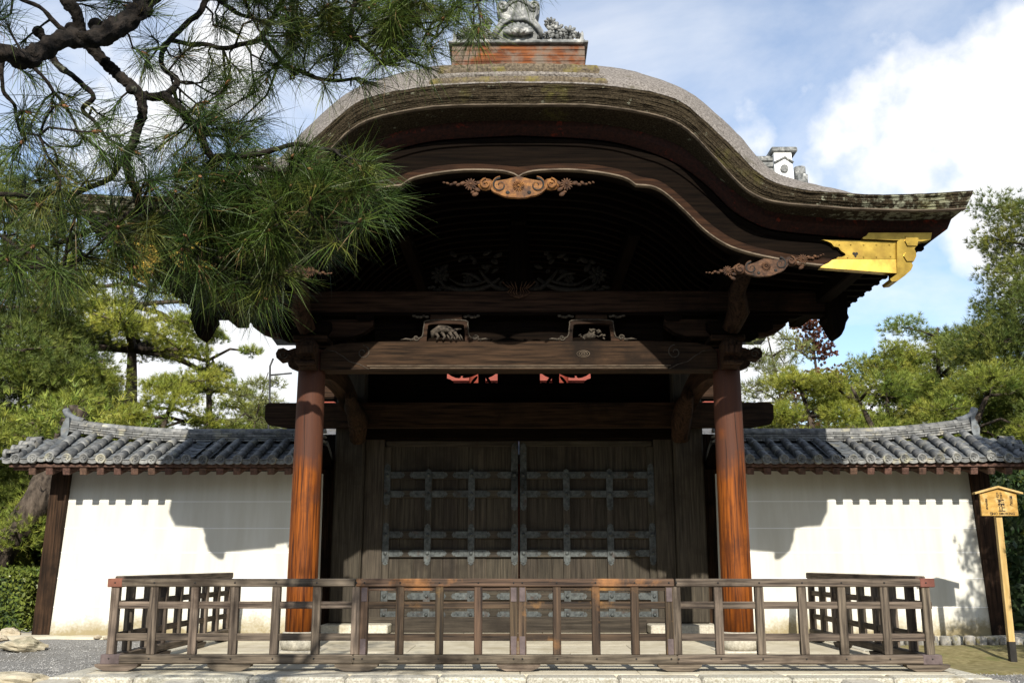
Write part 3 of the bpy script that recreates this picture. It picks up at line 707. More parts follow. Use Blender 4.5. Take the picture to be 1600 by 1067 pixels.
for i in range(6):
    a = math.radians(20 + 28 * i)
    m.tube([(0.01 * math.cos(a), 13.19, zt + 0.05), (0.08 * math.cos(a), 13.12, zt + 0.05 + 0.06 * math.sin(a)), (0.13 * math.cos(a), 13.14, zt + 0.06 + 0.09 * math.sin(a))], [0.02, 0.034, 0.008], 7)
gpart(m, 'lotus_flower', 'ornament', orn)
m = MB()
for s in (-1, 1):
    m.lathe([(0.02, -0.03), (0.085, -0.02), (0.09, 0.02), (0.05, 0.05)], (s * 0.23, 13.24, zt + 0.53), 16, 'y')
    m.tube(spiral((s * 0.23, zt + 0.53), 0.07, 1.3, 0, 13.205, 20, s), 0.014, 5)
    m.tube([(s * 0.34, 13.22, zt + 0.02), (s * 0.30, 13.2, zt + 0.14), (s * 0.22, 13.2, zt + 0.24), (s * 0.10, 13.21, zt + 0.31), (0, 13.21, zt + 0.30)], [0.03, 0.035, 0.03, 0.028, 0.02], 6)
gpart(m, 'ornament_scrolls', 'ornament', orn)
for s in (-1, 1):
    for (x, z, r) in ((0.47, 0.27, 0.10), (0.55, 0.15, 0.145), (0.745, 0.11, 0.125), (0.42, 0.07, 0.07), (0.655, 0.05, 0.06), (0.875, 0.07, 0.05)):
        m = MB(); rosette(m, (s * x, zt + z), r, 13.25, 9, 3, 0.035); m.blob((s * x, 13.31, zt + z), (r * 0.8, 0.07, r * 0.8))
        gpart(m, 'peony', 'ornament', orn)
    gpart(MB().prism([(s * 0.90, zt), (s * 0.955, zt), (s * 0.955, zt + 0.09), (s * 0.935, zt + 0.14), (s * 0.91, zt + 0.09)], 13.24, 13.32), 'ornament_tip', 'ornament', orn)

# ---- beams and brackets over the columns
ZOFF = 0.055
def rainbow_beam(y0, y1):
    """the lower cross beam between the columns, with rounded shoulders"""
    zl, zh = 4.115, 4.56; e = CX - 0.17
    up = [(-e, zl + 0.28), (-e + 0.10, zl + 0.36), (-e + 0.3, zh - 0.035), (-e + 0.7, zh - 0.008), (-e + 1.2, zh)]
    pts = [(-e, zl)] + up + [(-x, z) for x, z in up[::-1]] + [(e, zl)]
    return MB().prism(pts, y0, y1)
for (y, fr) in ((YC, True), (YB, False)):
    b = gpart(rainbow_beam(y - 0.19, y + 0.19), 'lower_beam', 'mid_x')
    if fr:
        e = 2.35
        for q_ in range(3): gpart(MB().tube([(1.0 + (0.018 + 0.022 * q_) * 1.6 * math.cos(a_), y - 0.1905, 4.36 + (0.018 + 0.022 * q_) * 0.8 * math.sin(a_)) for a_ in np.linspace(0, 6.283, 22)], 0.0045, 4), 'knot', 'pale_edge', b)
        for k, zz_ in enumerate((4.165, 4.13)):
            gpart(MB().box(-e + 0.05 * k, e - 0.05 * k, y - 0.203, y - 0.188, zz_, zz_ + 0.014, 0.004), 'beam_groove', 'pale_edge', b)
        for s in (-1, 1):
            gpart(MB().tube(spiral((s * 2.42, 4.385), 0.115, 1.25, math.pi / 2, y - 0.19, 26, s), 0.009, 5), 'beam_scroll', 'carving_grey', b)
            gpart(MB().tube([(s * 2.98, y - 0.19, 4.42), (s * 2.85, y - 0.19, 4.40), (s * 2.72, y - 0.19, 4.32), (s * 2.62, y - 0.19, 4.24), (s * 2.45, y - 0.19, 4.19), (s * 2.32, y - 0.19, 4.12)], 0.008, 5), 'beam_scroll', 'carving_grey', b)
    gpart(MB().box(-5.05, 5.05, y - 0.15, y + 0.15, 5.03, 5.385, 0.02), 'upper_beam', 'mid_x')
    gpart(MB().box(-4.9, 4.9, y - 0.17, y + 0.17, 4.985, 5.028, 0.01), 'beam_board', 'dark_x')
    for s in (-1, 1):
        # nosings either side of the column head, and one to the front
        def nose(px0, z0):
            o = [(0, -0.17), (0.10, -0.19), (0.20, -0.15), (0.22, -0.09), (0.17, -0.05), (0.26, -0.04), (0.345, -0.06), (0.40, -0.01), (0.415, 0.06), (0.38, 0.13), (0.30, 0.15), (0.22, 0.11), (0.14, 0.14), (0, 0.16)]
            return [(s * (px0 + u), z0 + v) for u, v in o]
        nb = gpart(MB().prism(nose(CX + 0.14, 4.33), y - 0.11, y + 0.11), 'nosing', 'mid_y')
        gpart(MB().tube(spiral((s * (CX + 0.43), 4.37), 0.07, 1.2, 0, y - 0.112, 20, s), 0.009, 5), 'nosing_scroll', 'carving_grey', nb)
        sg = -1 if fr else 1
        q = [(y + sg * 0.15, 4.10), (y + sg * 0.42, 4.12), (y + sg * 0.48, 4.17), (y + sg * 0.40, 4.20), (y + sg * 0.46, 4.26), (y + sg * 0.60, 4.30), (y + sg * 0.62, 4.40), (y + sg * 0.52, 4.47), (y + sg * 0.36, 4.50), (y + sg * 0.15, 4.50)]
        fn = gpart(MB().prism_x(q, s * CX - 0.13, s * CX + 0.13), 'front_nosing', 'mid_z')
        gpart(MB().blob((s * CX, y + sg * 0.38, 4.42), (0.165, 0.22, 0.15), 12, 8).blob((s * CX - 0.10, y + sg * 0.56, 4.43), (0.05, 0.06, 0.05)).blob((s * CX + 0.10, y + sg * 0.56, 4.43), (0.05, 0.06, 0.05)).box(s * CX - 0.15, s * CX + 0.15, y + sg * 0.46 - 0.12, y + sg * 0.46 + 0.12, 4.135, 4.18, 0.015), 'nosing_head', 'mid_z', fn)
        # big bearing block, arms and small blocks
        gpart(MB().prism([(s * CX - 0.24, 4.66), (s * CX - 0.31, 4.75), (s * CX - 0.31, 4.86), (s * CX + 0.31, 4.86), (s * CX + 0.31, 4.75), (s * CX + 0.24, 4.66)], y - 0.28, y + 0.28), 'bearing_block', 'dark_x')
        gpart(MB().box(s * CX - 0.27, s * CX + 0.27, y - 0.26, y + 0.26, 4.56, 4.655, 0.02), 'bearing_block', 'mid_x')
        arm = [(-0.95, 4.93), (-0.95, 4.83), (-0.80, 4.72), (-0.62, 4.66), (0.62, 4.66), (0.80, 4.72), (0.95, 4.83), (0.95, 4.93)]
        gpart(MB().prism([(s * CX + u, v) for u, v in arm], y - 0.09, y + 0.09), 'bracket_arm', 'mid_x')
        for u in (-0.82, 0.0, 0.82):
            gpart(MB().prism([(s * CX + u - 0.09, 4.90), (s * CX + u - 0.14, 4.94), (s * CX + u - 0.14, 4.983), (s * CX + u + 0.14, 4.983), (s * CX + u + 0.14, 4.94), (s * CX + u + 0.09, 4.90)], y - 0.135, y + 0.135), 'small_block', 'dark_x')
        # outer steps carrying the beam end
        for j, (u, v) in enumerate(((3.62, 4.60), (3.85, 4.72), (4.10, 4.84), (4.32, 4.93))):
            gpart(MB().prism([(s * 3.3, v), (s * (u + 0.02), v), (s * (u + 0.13), v + 0.05), (s * (u + 0.13), v + 0.118), (s * 3.3, v + 0.118)], y - 0.10 - 0.004 * j, y + 0.10 + 0.004 * j), 'bracket_step', 'dark_x')
        # hanging carved end of the beam
        q = [(4.80, 5.34), (5.14, 5.34), (5.155, 5.15), (5.13, 5.0), (5.15, 4.93), (5.10, 4.85), (5.07, 4.75), (5.02, 4.66), (4.98, 4.62), (4.93, 4.67), (4.88, 4.76), (4.84, 4.86), (4.79, 4.92), (4.81, 5.02)]
        gpart(MB().prism([(s * u, v) for u, v in q], y - 0.19, y + 0.19), 'hanging_end', 'dark_z')
        # knee carving between beams and barge board
        gpart(MB().tube([(s * (CX + 0.02), y - 0.35, 4.70), (s * (CX + 0.10), y - 0.55, 4.95), (s * (CX + 0.05), y - 0.8, 5.2), (s * (CX + 0.12), y - 1.2, 5.45)], [0.13, 0.15, 0.13, 0.10], 8, wob=0.5), 'bracket_carving', 'mid_z')
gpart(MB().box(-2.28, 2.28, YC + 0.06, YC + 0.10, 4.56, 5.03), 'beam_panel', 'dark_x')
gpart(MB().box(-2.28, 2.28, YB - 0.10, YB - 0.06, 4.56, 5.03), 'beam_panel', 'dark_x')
# purlins under the rafters, front to back
for s in (-1, 1):
    for x in (CX, 4.78):
        zz_ = float(np.interp(x, ST[:, 0], ST[:, 1])) - 0.11
        gpart(MB().box(s * x - 0.11, s * x + 0.11, 13.06, (2 * YD - 13.06 if x < 4 else YN - 0.1), zz_ - 0.24, zz_, 0.02), 'purlin', 'dark_y')
    gpart(MB().box(s * 1.9 - 0.1, s * 1.9 + 0.1, 15.5, 2 * YD - 15.5, float(np.interp(1.9, ST[:, 0], ST[:, 1])) - 0.36, float(np.interp(1.9, ST[:, 0], ST[:, 1])) - 0.13, 0.02), 'purlin', 'dark_y')
gpart(MB().box(-0.12, 0.12, 15.5, 2 * YD - 15.5, ST[0][1] - 0.40, ST[0][1] - 0.12, 0.02), 'purlin', 'dark_y')
# struts shaped like frog legs with carved creatures, between the beams
for s in (-1, 1):
    cx = s * 1.135; y = YC - 0.17; z0 = 4.563
    o = [(-0.55, z0), (-0.50, z0 + 0.05), (-0.40, z0 + 0.05), (-0.36, z0 + 0.10), (-0.34, z0 + 0.25), (-0.28, z0 + 0.33), (0.28, z0 + 0.33), (0.34, z0 + 0.25), (0.36, z0 + 0.10), (0.40, z0 + 0.05), (0.50, z0 + 0.05), (0.55, z0)]
    inn = [(0.30, z0), (0.285, z0 + 0.20), (0.23, z0 + 0.27), (-0.23, z0 + 0.27), (-0.285, z0 + 0.20), (-0.30, z0)]
    st = gpart(MB().grid([[Vector((cx + u, y - 0.02, v)) for u, v in smooth_curve(o, 40)], [Vector((cx + u, y - 0.02, v)) for u, v in smooth_curve(inn[::-1], 40)]], False)
               .grid([[Vector((cx + u, y - 0.02, v)) for u, v in smooth_curve(o, 40)], [Vector((cx + u, y + 0.12, v)) for u, v in smooth_curve(o, 40)]], False)
               .grid([[Vector((cx + u, y - 0.02, v)) for u, v in smooth_curve(inn[::-1], 40)], [Vector((cx + u, y + 0.12, v)) for u, v in smooth_curve(inn[::-1], 40)]], False), 'frog_leg_strut', 'mid_x')
    gpart(MB().tube([(cx + u * 1.0, y - 0.022, v) for u, v in smooth_curve(o, 40)], 0.011, 5), 'strut_rim', 'carving_grey', st)
    m = MB()
    if s < 0:      # a crouching beast
        m.tube([(cx - 0.21, y, z0 + 0.05), (cx - 0.20, y - 0.03, z0 + 0.13), (cx - 0.10, y - 0.05, z0 + 0.19), (cx + 0.02, y - 0.04, z0 + 0.185), (cx + 0.12, y - 0.02, z0 + 0.16), (cx + 0.24, y, z0 + 0.20)], [0.02, 0.05, 0.06, 0.055, 0.04, 0.008], 8)
        for u in (-0.16, -0.06, 0.06, 0.14): m.tube([(cx + u, y - 0.05, z0 + 0.13), (cx + u + 0.05, y - 0.07, z0 + 0.06), (cx + u + 0.02, y - 0.06, z0 + 0.012)], [0.03, 0.022, 0.016], 6)
        for u in np.linspace(0.02, 0.22, 6): m.tube([(cx + u, y - 0.03, z0 + 0.10), (cx + u + 0.03, y - 0.05, z0 + 0.05), (cx + u + 0.05, y - 0.04, z0 + 0.01)], [0.012, 0.014, 0.006], 5)
    else:
        m.blob((cx - 0.02, y - 0.05, z0 + 0.075), (0.085, 0.05, 0.05), 10, 6)
        for k in range(26):
            a = R(0, math.pi); r_ = R(0.10, 0.22); m.blob((cx + r_ * math.cos(a), y - R(0.0, 0.05), z0 + 0.03 + 0.85 * r_ * math.sin(a)), (R(0.02, 0.045), 0.02, R(0.010, 0.02)), 6, 4, Matrix.Rotation(R(-1, 1), 3, 'Y'))
    gpart(m, 'carved_creature', 'carving_grey', st)
    for t_ in (-1, 1):
        gpart(MB().tube(spiral((cx + t_ * 0.46, z0 + 0.05), 0.05, 1.2, 0, y - 0.03, 14, t_), 0.012, 5).tube([(cx + t_ * 0.5, y - 0.03, z0 + 0.02), (cx + t_ * 0.62, y - 0.03, z0 + 0.035), (cx + t_ * 0.70, y - 0.03, z0 + 0.022)], [0.014, 0.016, 0.004], 5), 'strut_scroll', 'carving_grey', st)
    gpart(MB().box(cx - 0.25, cx + 0.25, y - 0.03, y + 0.16, z0 + 0.345, z0 + 0.42, 0.01), 'strut_block', 'mid_x', st)
    m = MB()
    for t_ in (-1, 1):
        for k in range(5): m.blob((cx + t_ * (0.30 + 0.05 * k), y - 0.02, z0 + 0.39 + 0.012 * math.sin(k * 2)), (0.035, 0.02, 0.022), 6, 4)
    gpart(m, 'strut_leaves', 'carving_grey', st)
# the great carving over the upper beam: paired foliage scrolls and a fan-shaped crest
y = YC - 0.08
for s in (-1, 1):
    m = MB()
    for (pts, r_) in (([(0.16, 5.42), (0.35, 5.44), (0.52, 5.60), (0.62, 5.74)], 0.04), ([(0.42, 5.50), (0.62, 5.42), (0.90, 5.40), (1.15, 5.46), (1.28, 5.60)], 0.045), ([(0.50, 5.56), (0.72, 5.50), (0.92, 5.50), (1.10, 5.60)], 0.03),
                      ([(0.60, 5.55), (0.74, 5.66), (0.90, 5.68)], 0.03), ([(0.30, 5.60), (0.42, 5.52), (0.52, 5.58)], 0.03), ([(0.22, 5.43), (0.30, 5.50), (0.24, 5.58)], 0.022)):
        q = smooth_curve(pts, 14); m.tube([(s * u, y - 0.03, v) for u, v in q], [r_ * (0.4 + 0.6 * math.sin(math.pi * min(1, 0.15 + i / 14))) for i in range(14)], 7)
    rosette(m, (s * 1.25, 5.66), 0.15, y, 9, 2, 0.03)
    rosette(m, (s * 0.80, 5.60), 0.09, y, 7, 2, 0.03)
    for k in range(10): m.blob((s * (1.0 + 0.045 * k), y, 5.44 + 0.03 * math.sin(k * 1.7)), (0.05, 0.03, 0.025), 6, 4)
    for k in range(14): m.blob((s * R(0.25, 1.2), y + 0.02, R(5.72, 6.05)), (R(0.04, 0.09), 0.03, R(0.02, 0.05)), 6, 4, Matrix.Rotation(R(-1, 1), 3, 'Y'))
    gpart(m, 'foliage_carving', 'carving_black')
m = MB()
for k in range(4):
    for s in (-1, 1):
        w = 0.03 + 0.035 * k
        m.tube([(s * w * 1.9, YC - 0.20, 5.52), (s * w * 1.5, YC - 0.20, 5.46), (s * w * 0.9, YC - 0.20, 5.40), (s * w * 1.3, YC - 0.20, 5.34), (s * w * 0.8, YC - 0.20, 5.29), (0, YC - 0.20, 5.275 - 0.008 * k)], 0.010, 5)
gpart(m, 'fan_crest', 'carving_dark')
gpart(MB().prism([(-0.26, 5.39), (0.26, 5.39), (0.18, 5.9), (0.12, 6.5), (-0.12, 6.5), (-0.18, 5.9)], YC - 0.06, YC + 0.1), 'crown_strut', 'dark_z')

ZOFF = 0.0
# ---- the door plane: posts, lintel, panels above, threshold
for s in (-1, 1):
    gpart(MB().box(s * 2.97, s * 3.53, 19.07, 19.63, 0.165, 5.3, 0.03), 'main_post', 'grey_z')
    gpart(MB().box(s * 2.60, s * 2.966, 19.23, 19.49, 0.165, 3.66, 0.012), 'door_jamb', 'grey_z')
    gpart(MB().box(s * 2.37, s * 3.60, 18.6, 19.75, 0.0, 0.163, 0.02), 'post_stone', 'stone')
    # side boarding between post and wall, with its rail
    for k in range(3): gpart(MB().box(s * (3.54 + 0.10 * k), s * (3.635 + 0.10 * k), 19.33 + 0.006 * (k % 2), 19.4, 0.1, 3.7, 0.004), 'side_board', 'mid_z')
    gpart(MB().box(s * 3.845, s * 4.0, 19.21, 19.41, 0.0, 2.6, 0.01), 'side_post', 'grey_z')
    # tie beams from front column to main post and on to the rear column
    for (ya, yb_) in ((YC, 19.07), (19.63, YB)):
        up = smooth_curve([(ya, 4.40), (ya + (yb_ - ya) * 0.25, 4.58), (ya + (yb_ - ya) * 0.5, 4.62), (ya + (yb_ - ya) * 0.75, 4.58), (yb_, 4.40)], 20); lo_ = [(a, b - 0.36) for a, b in up]
        gpart(MB().prism_x([tuple(p) for p in up] + lo_[::-1], s * CX - 0.12, s * CX + 0.12), 'tie_beam', 'mid_y')
    gpart(MB().tube([(s * (CX - 0.16), 18.95, 3.55), (s * (CX - 0.2), 18.7, 3.85), (s * (CX - 0.15), 18.45, 4.05), (s * (CX - 0.2), 17.7, 4.2)], [0.16, 0.2, 0.17, 0.08], 8, wob=0.5), 'post_carving', 'mid_z')
q = [(-4.86, 3.94), (-4.80, 3.84), (-4.45, 3.775), (4.45, 3.775), (4.80, 3.84), (4.86, 3.94), (4.86, 4.20), (4.80, 4.25), (-4.80, 4.25), (-4.86, 4.20)]
lin = gpart(MB().prism(q, 18.87, 19.065), 'lintel', 'mid_x')
gpart(MB().box(-2.964, 2.964, 19.15, 19.47, 3.58, 3.90, 0.02), 'head_beam', 'dark_x')
thr = gpart(MB().box(-2.965, 2.965, 19.21, 19.55, 0.10, 0.275, 0.015), 'threshold', 'grey_x')
gpart(MB().box(-2.36, 2.36, 19.15, 19.208, 0.0, 0.235, 0.01), 'threshold_board', 'grey_x')
# panelling above the lintel, with a pierced transom
n = 40
for s in (-1, 1):
    xs_ = np.linspace(0, 3.6, 30)
    topz = np.interp(xs_, stn[:, 0], stn[:, 1])
    pts = [(s * x, 4.98) for x in xs_[::-1]] + [(s * x, z - 0.02) for x, z in zip(xs_, topz) if z - 0.02 > 4.98]
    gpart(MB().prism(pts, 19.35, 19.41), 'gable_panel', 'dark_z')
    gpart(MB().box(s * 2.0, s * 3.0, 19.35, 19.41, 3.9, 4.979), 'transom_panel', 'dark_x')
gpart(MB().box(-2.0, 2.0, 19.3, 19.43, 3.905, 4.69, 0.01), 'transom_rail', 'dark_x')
m = MB()
for s in (-1, 1):
    # solid foliage left standing around the openings
    for (x0, x1, z0, z1) in ((0.0, 0.42, 4.66, 4.98), (0.66, 0.80, 4.64, 4.98), (1.42, 2.0, 4.65, 4.98)):
        m.box(s * x0, s * x1, 19.35, 19.4, z0, z1)
    for (cx, cz, rx, rz, a) in ((0.93, 4.90, 0.20, 0.05, 0.35), (1.30, 4.92, 0.18, 0.07, -0.5), (0.55, 4.91, 0.16, 0.06, 0.5), (0.50, 4.68, 0.08, 0.05, 0.2), (0.74, 4.80, 0.05, 0.16, 0.3), (1.38, 4.75, 0.10, 0.05, -0.4), (0.88, 4.78, 0.03, 0.10, -0.7), (1.12, 4.89, 0.10, 0.03, 0.1), (0.60, 4.78, 0.03, 0.09, 0.6)):
        m.blob((s * cx, 19.37, cz), (rx, 0.04, rz), 10, 6, Matrix.Rotation(s * a, 3, 'Y'))
gpart(m, 'transom_carving', 'dark_x')
# ---- the two door leaves
def door_leaf(s):
    X0, X1 = 0.012, 2.585; z0, z1 = 0.285, 3.572
    d = gpart(MB().box(s * X0, s * X1, 19.37, 19.4, z0, z1), 'door', 'mid_z')
    def xw(px): return (px - 808) / 81.8
    # vertical boards behind the framing
    nb = 9
    for k in range(nb):
        a = X0 + 0.06 + (X1 - X0 - 0.09) * k / nb; b = X0 + 0.06 + (X1 - X0 - 0.09) * (k + 1) / nb
        gpart(MB().box(s * (a + 0.002), s * (b - 0.002), 19.35 + R(-0.003, 0.003), 19.369, z0, z1 - 0.01, 0.003), 'plank', 'grey_z', d)
    rails = [at(811, v, 19.3).z for v in (742, 771.5, 835, 864, 931, 960)]
    stiles = [0.085, 0.91, 1.74, 2.535]
    for zr in rails: gpart(MB().box(s * (X0 + 0.01), s * (X1 - 0.012), 19.295, 19.348, zr - 0.075, zr + 0.075, 0.006), 'rail', 'grey_x', d)
    gpart(MB().box(s * (X0 + 0.012), s * (X1 - 0.012), 19.296, 19.348, z1 - 0.11, z1 - 0.004, 0.006), 'rail', 'grey_x', d)
    for i, x in enumerate(stiles):
        w = 0.065
        zt_ = z1 - 0.12 if i in (0, 3) else rails[0]
        gpart(MB().box(s * (x - w), s * (x + w), 19.28, 19.347, z0 + 0.003, zt_, 0.006), 'stile', 'grey_z', d)
    return d, rails, stiles
def strap_outline(L_, w):
    """flat iron strap along u, cusped at both ends"""
    h = L_ / 2; e = 0.075
    r = [(-h + e, w), (h - e, w), (h - e * 0.75, w * 0.55), (h - e * 0.55, w * 0.95), (h - e * 0.25, w * 0.45), (h, 0)]
    return r + [(u, -v) for u, v in r[::-1][1:]] + [(-u, -v) for u, v in r[2:]] + [(-u, v) for u, v in r[2:][::-1]][1:] if False else \
        [(-h, 0), (-h + e * 0.25, w * 0.45), (-h + e * 0.55, w * 0.95), (-h + e * 0.75, w * 0.55), (-h + e, w), (h - e, w), (h - e * 0.75, w * 0.55), (h - e * 0.55, w * 0.95), (h - e * 0.25, w * 0.45), (h, 0),
         (h - e * 0.25, -w * 0.45), (h - e * 0.55, -w * 0.95), (h - e * 0.75, -w * 0.55), (h - e, -w), (-h + e, -w), (-h + e * 0.75, -w * 0.55), (-h + e * 0.55, -w * 0.95), (-h + e * 0.25, -w * 0.45)]
hstrap = MB().prism(strap_outline(0.74, 0.062), -0.004, 0.004).mesh('iron_strap', 'iron')
estrap = MB().prism(strap_outline(0.40, 0.062), -0.004, 0.004).mesh('iron_strap', 'iron')
def vstrap(h): return MB().prism([(v, u) for u, v in strap_outline(h, 0.062)], -0.004, 0.004).mesh('iron_strap', 'iron')
vs1, vs2, vs3 = vstrap(0.80), vstrap(0.78), vstrap(0.95)
boss = MB().lathe([(0.036, 0.0), (0.036, -0.006), (0.030, -0.018), (0.016, -0.027), (0.003, -0.029)], (0, 0, 0), 12, 'y').mesh('stud', 'iron')
nail = MB().lathe([(0.014, 0.0), (0.012, -0.007), (0.003, -0.010)], (0, 0, 0), 8, 'y').mesh('stud', 'iron')
for s in (-1, 1):
    d, rails, stiles = door_leaf(s)
    for zr in rails:
        for i, x in enumerate(stiles):
            if i in (1, 2): link('iron_strap', hstrap, d, (s * x, 19.291, zr))
            elif i == 0: link('iron_strap', estrap, d, (s * (x + 0.14), 19.291, zr))
            else: link('iron_strap', estrap, d, (s * (x - 0.14), 19.291, zr))
            link('stud', boss, d, (s * x, 19.268, zr))
            for o_ in ((-0.24, 0.24) if i in (1, 2) else ((0.26,) if i == 0 else (-0.26,))): link('stud', nail, d, (s * (x + o_), 19.286, zr))
    for i, x in enumerate(stiles):
        za = (rails[0] + rails[1]) / 2; zb_ = (rails[2] + rails[3]) / 2; zc = (rails[4] + rails[5]) / 2
        if i != 3:
            link('iron_strap', vs1, d, (s * x, 19.273, za - 0.10)); link('iron_strap', vs2, d, (s * x, 19.273, zb_ - 0.01)); link('iron_strap', vs1, d, (s * x, 19.273, zc + 0.05))
        else:
            for zq in (za, zb_, zc): link('iron_strap', vs1, d, (s * x, 19.273, zq))
        if i == 0: link('iron_strap', vs3, d, (s * x, 19.273, 3.05))
        for zq in (za - 0.44, zb_ + 0.33, zb_ - 0.35): link('stud', nail, d, (s * x, 19.268, zq))

# ------------------------------------------------------------------ tiled plaster walls
def half_tile(r0, r1, l, n=8, th=0.014):
    m = MB(); rows_ = []
    for (rr_, y) in ((r0 - th, 0.0), (r0, 0.0), (r0 * 1.0, 0.02), (r1, l), (r1 - th, l)):
        rows_.append([Vector((rr_ * math.cos(math.pi * k / n), y, rr_ * math.sin(math.pi * k / n))) for k in range(n + 1)])
    return m.grid(rows_)
cover_me = half_tile(0.082, 0.074, 0.315).mesh('cover_tile', 'tile')
def disc():
    m = MB().lathe([(0.086, 0.05), (0.086, -0.01), (0.080, -0.016), (0.066, -0.016), (0.062, -0.006), (0.004, -0.006)], (0, 0, 0), 20, 'y')
    for k in range(3):
        a = 2 * math.pi * k / 3
        m.tube([(0.016 * math.cos(a), -0.012, 0.016 * math.sin(a)), (0.034 * math.cos(a + 0.5), -0.014, 0.034 * math.sin(a + 0.5)), (0.050 * math.cos(a + 1.4), -0.01, 0.050 * math.sin(a + 1.4))], [0.013, 0.010, 0.004], 5)
    return m.mesh('end_tile', 'tile')
disc_me = disc()
def pan():
    m = MB(); w = 0.125
    rows_ = [[Vector((w * u, y, z0 + 0.028 * u * u)) for u in np.linspace(-1, 1, 7)] for (y, z0) in ((0.0, -0.016), (0.0, 0.012), (0.25, 0.004))]
    return m.grid(rows_, False).mesh('pan_tile', 'tile_dark')
pan_me = pan()
def eave_pan():
    m = MB(); w = 0.075; n = 9
    up = [(w * u, 0.012 + 0.022 * u * u) for u in np.linspace(-1.05, 1.05, n)]; lo_ = [(w * u, -0.035 - 0.018 * (1 - u * u)) for u in np.linspace(-1.05, 1.05, n)]
    m.prism(up + lo_[::-1], -0.012, 0.02); m.prism([(x * 1.1, z + 0.022) for x, z in up] + [(x * 1.1, z + 0.010) for x, z in up[::-1]], -0.03, 0.03)
    return m.mesh('eave_tile', 'tile')
eave_me = eave_pan()
noshi_me = MB().box(-0.148, 0.148, -0.15, 0.15, -0.019, 0.019, 0.008).mesh('ridge_tile', 'tile')
cap_m = MB(); cap_m.grid([[Vector((x, 0.085 * math.cos(math.pi * k / 8), 0.085 * math.sin(math.pi * k / 8) * 0.9)) for k in range(9)] for x in (-0.148, -0.14, 0.14, 0.148)]); cap_me = cap_m.mesh('ridge_cap_tile', 'tile')
raf_me = MB().box(-0.062, 0.062, 0, 1.06, -0.06, 0.06, 0.008).mesh('rafter', 'red_metal')
M['rafter'] = mat('red_brown_rafter', (0.045, 0.024, 0.016), (0.15, 0.082, 0.056), (18, 4, 18), 0.8, 0.3, vary=0.2)
raf_me.materials.clear(); raf_me.materials.append(M['rafter'])
EY, EZ = 17.41, at(811, 717, 17.41).z
TY, TZ = 18.47, at(811, 690, 18.47).z
SL = math.atan2(TZ - EZ, TY - EY); SLEN = math.hypot(TY - EY, TZ - EZ)
YW = 18.6
LINES = [at(811, v, 18.21).z for v in (783, 825, 863, 903, 948)]
def lift(x):
    a = max(0.0, abs(x) - 6.1); return 0.030 * a * a + 0.01 * a
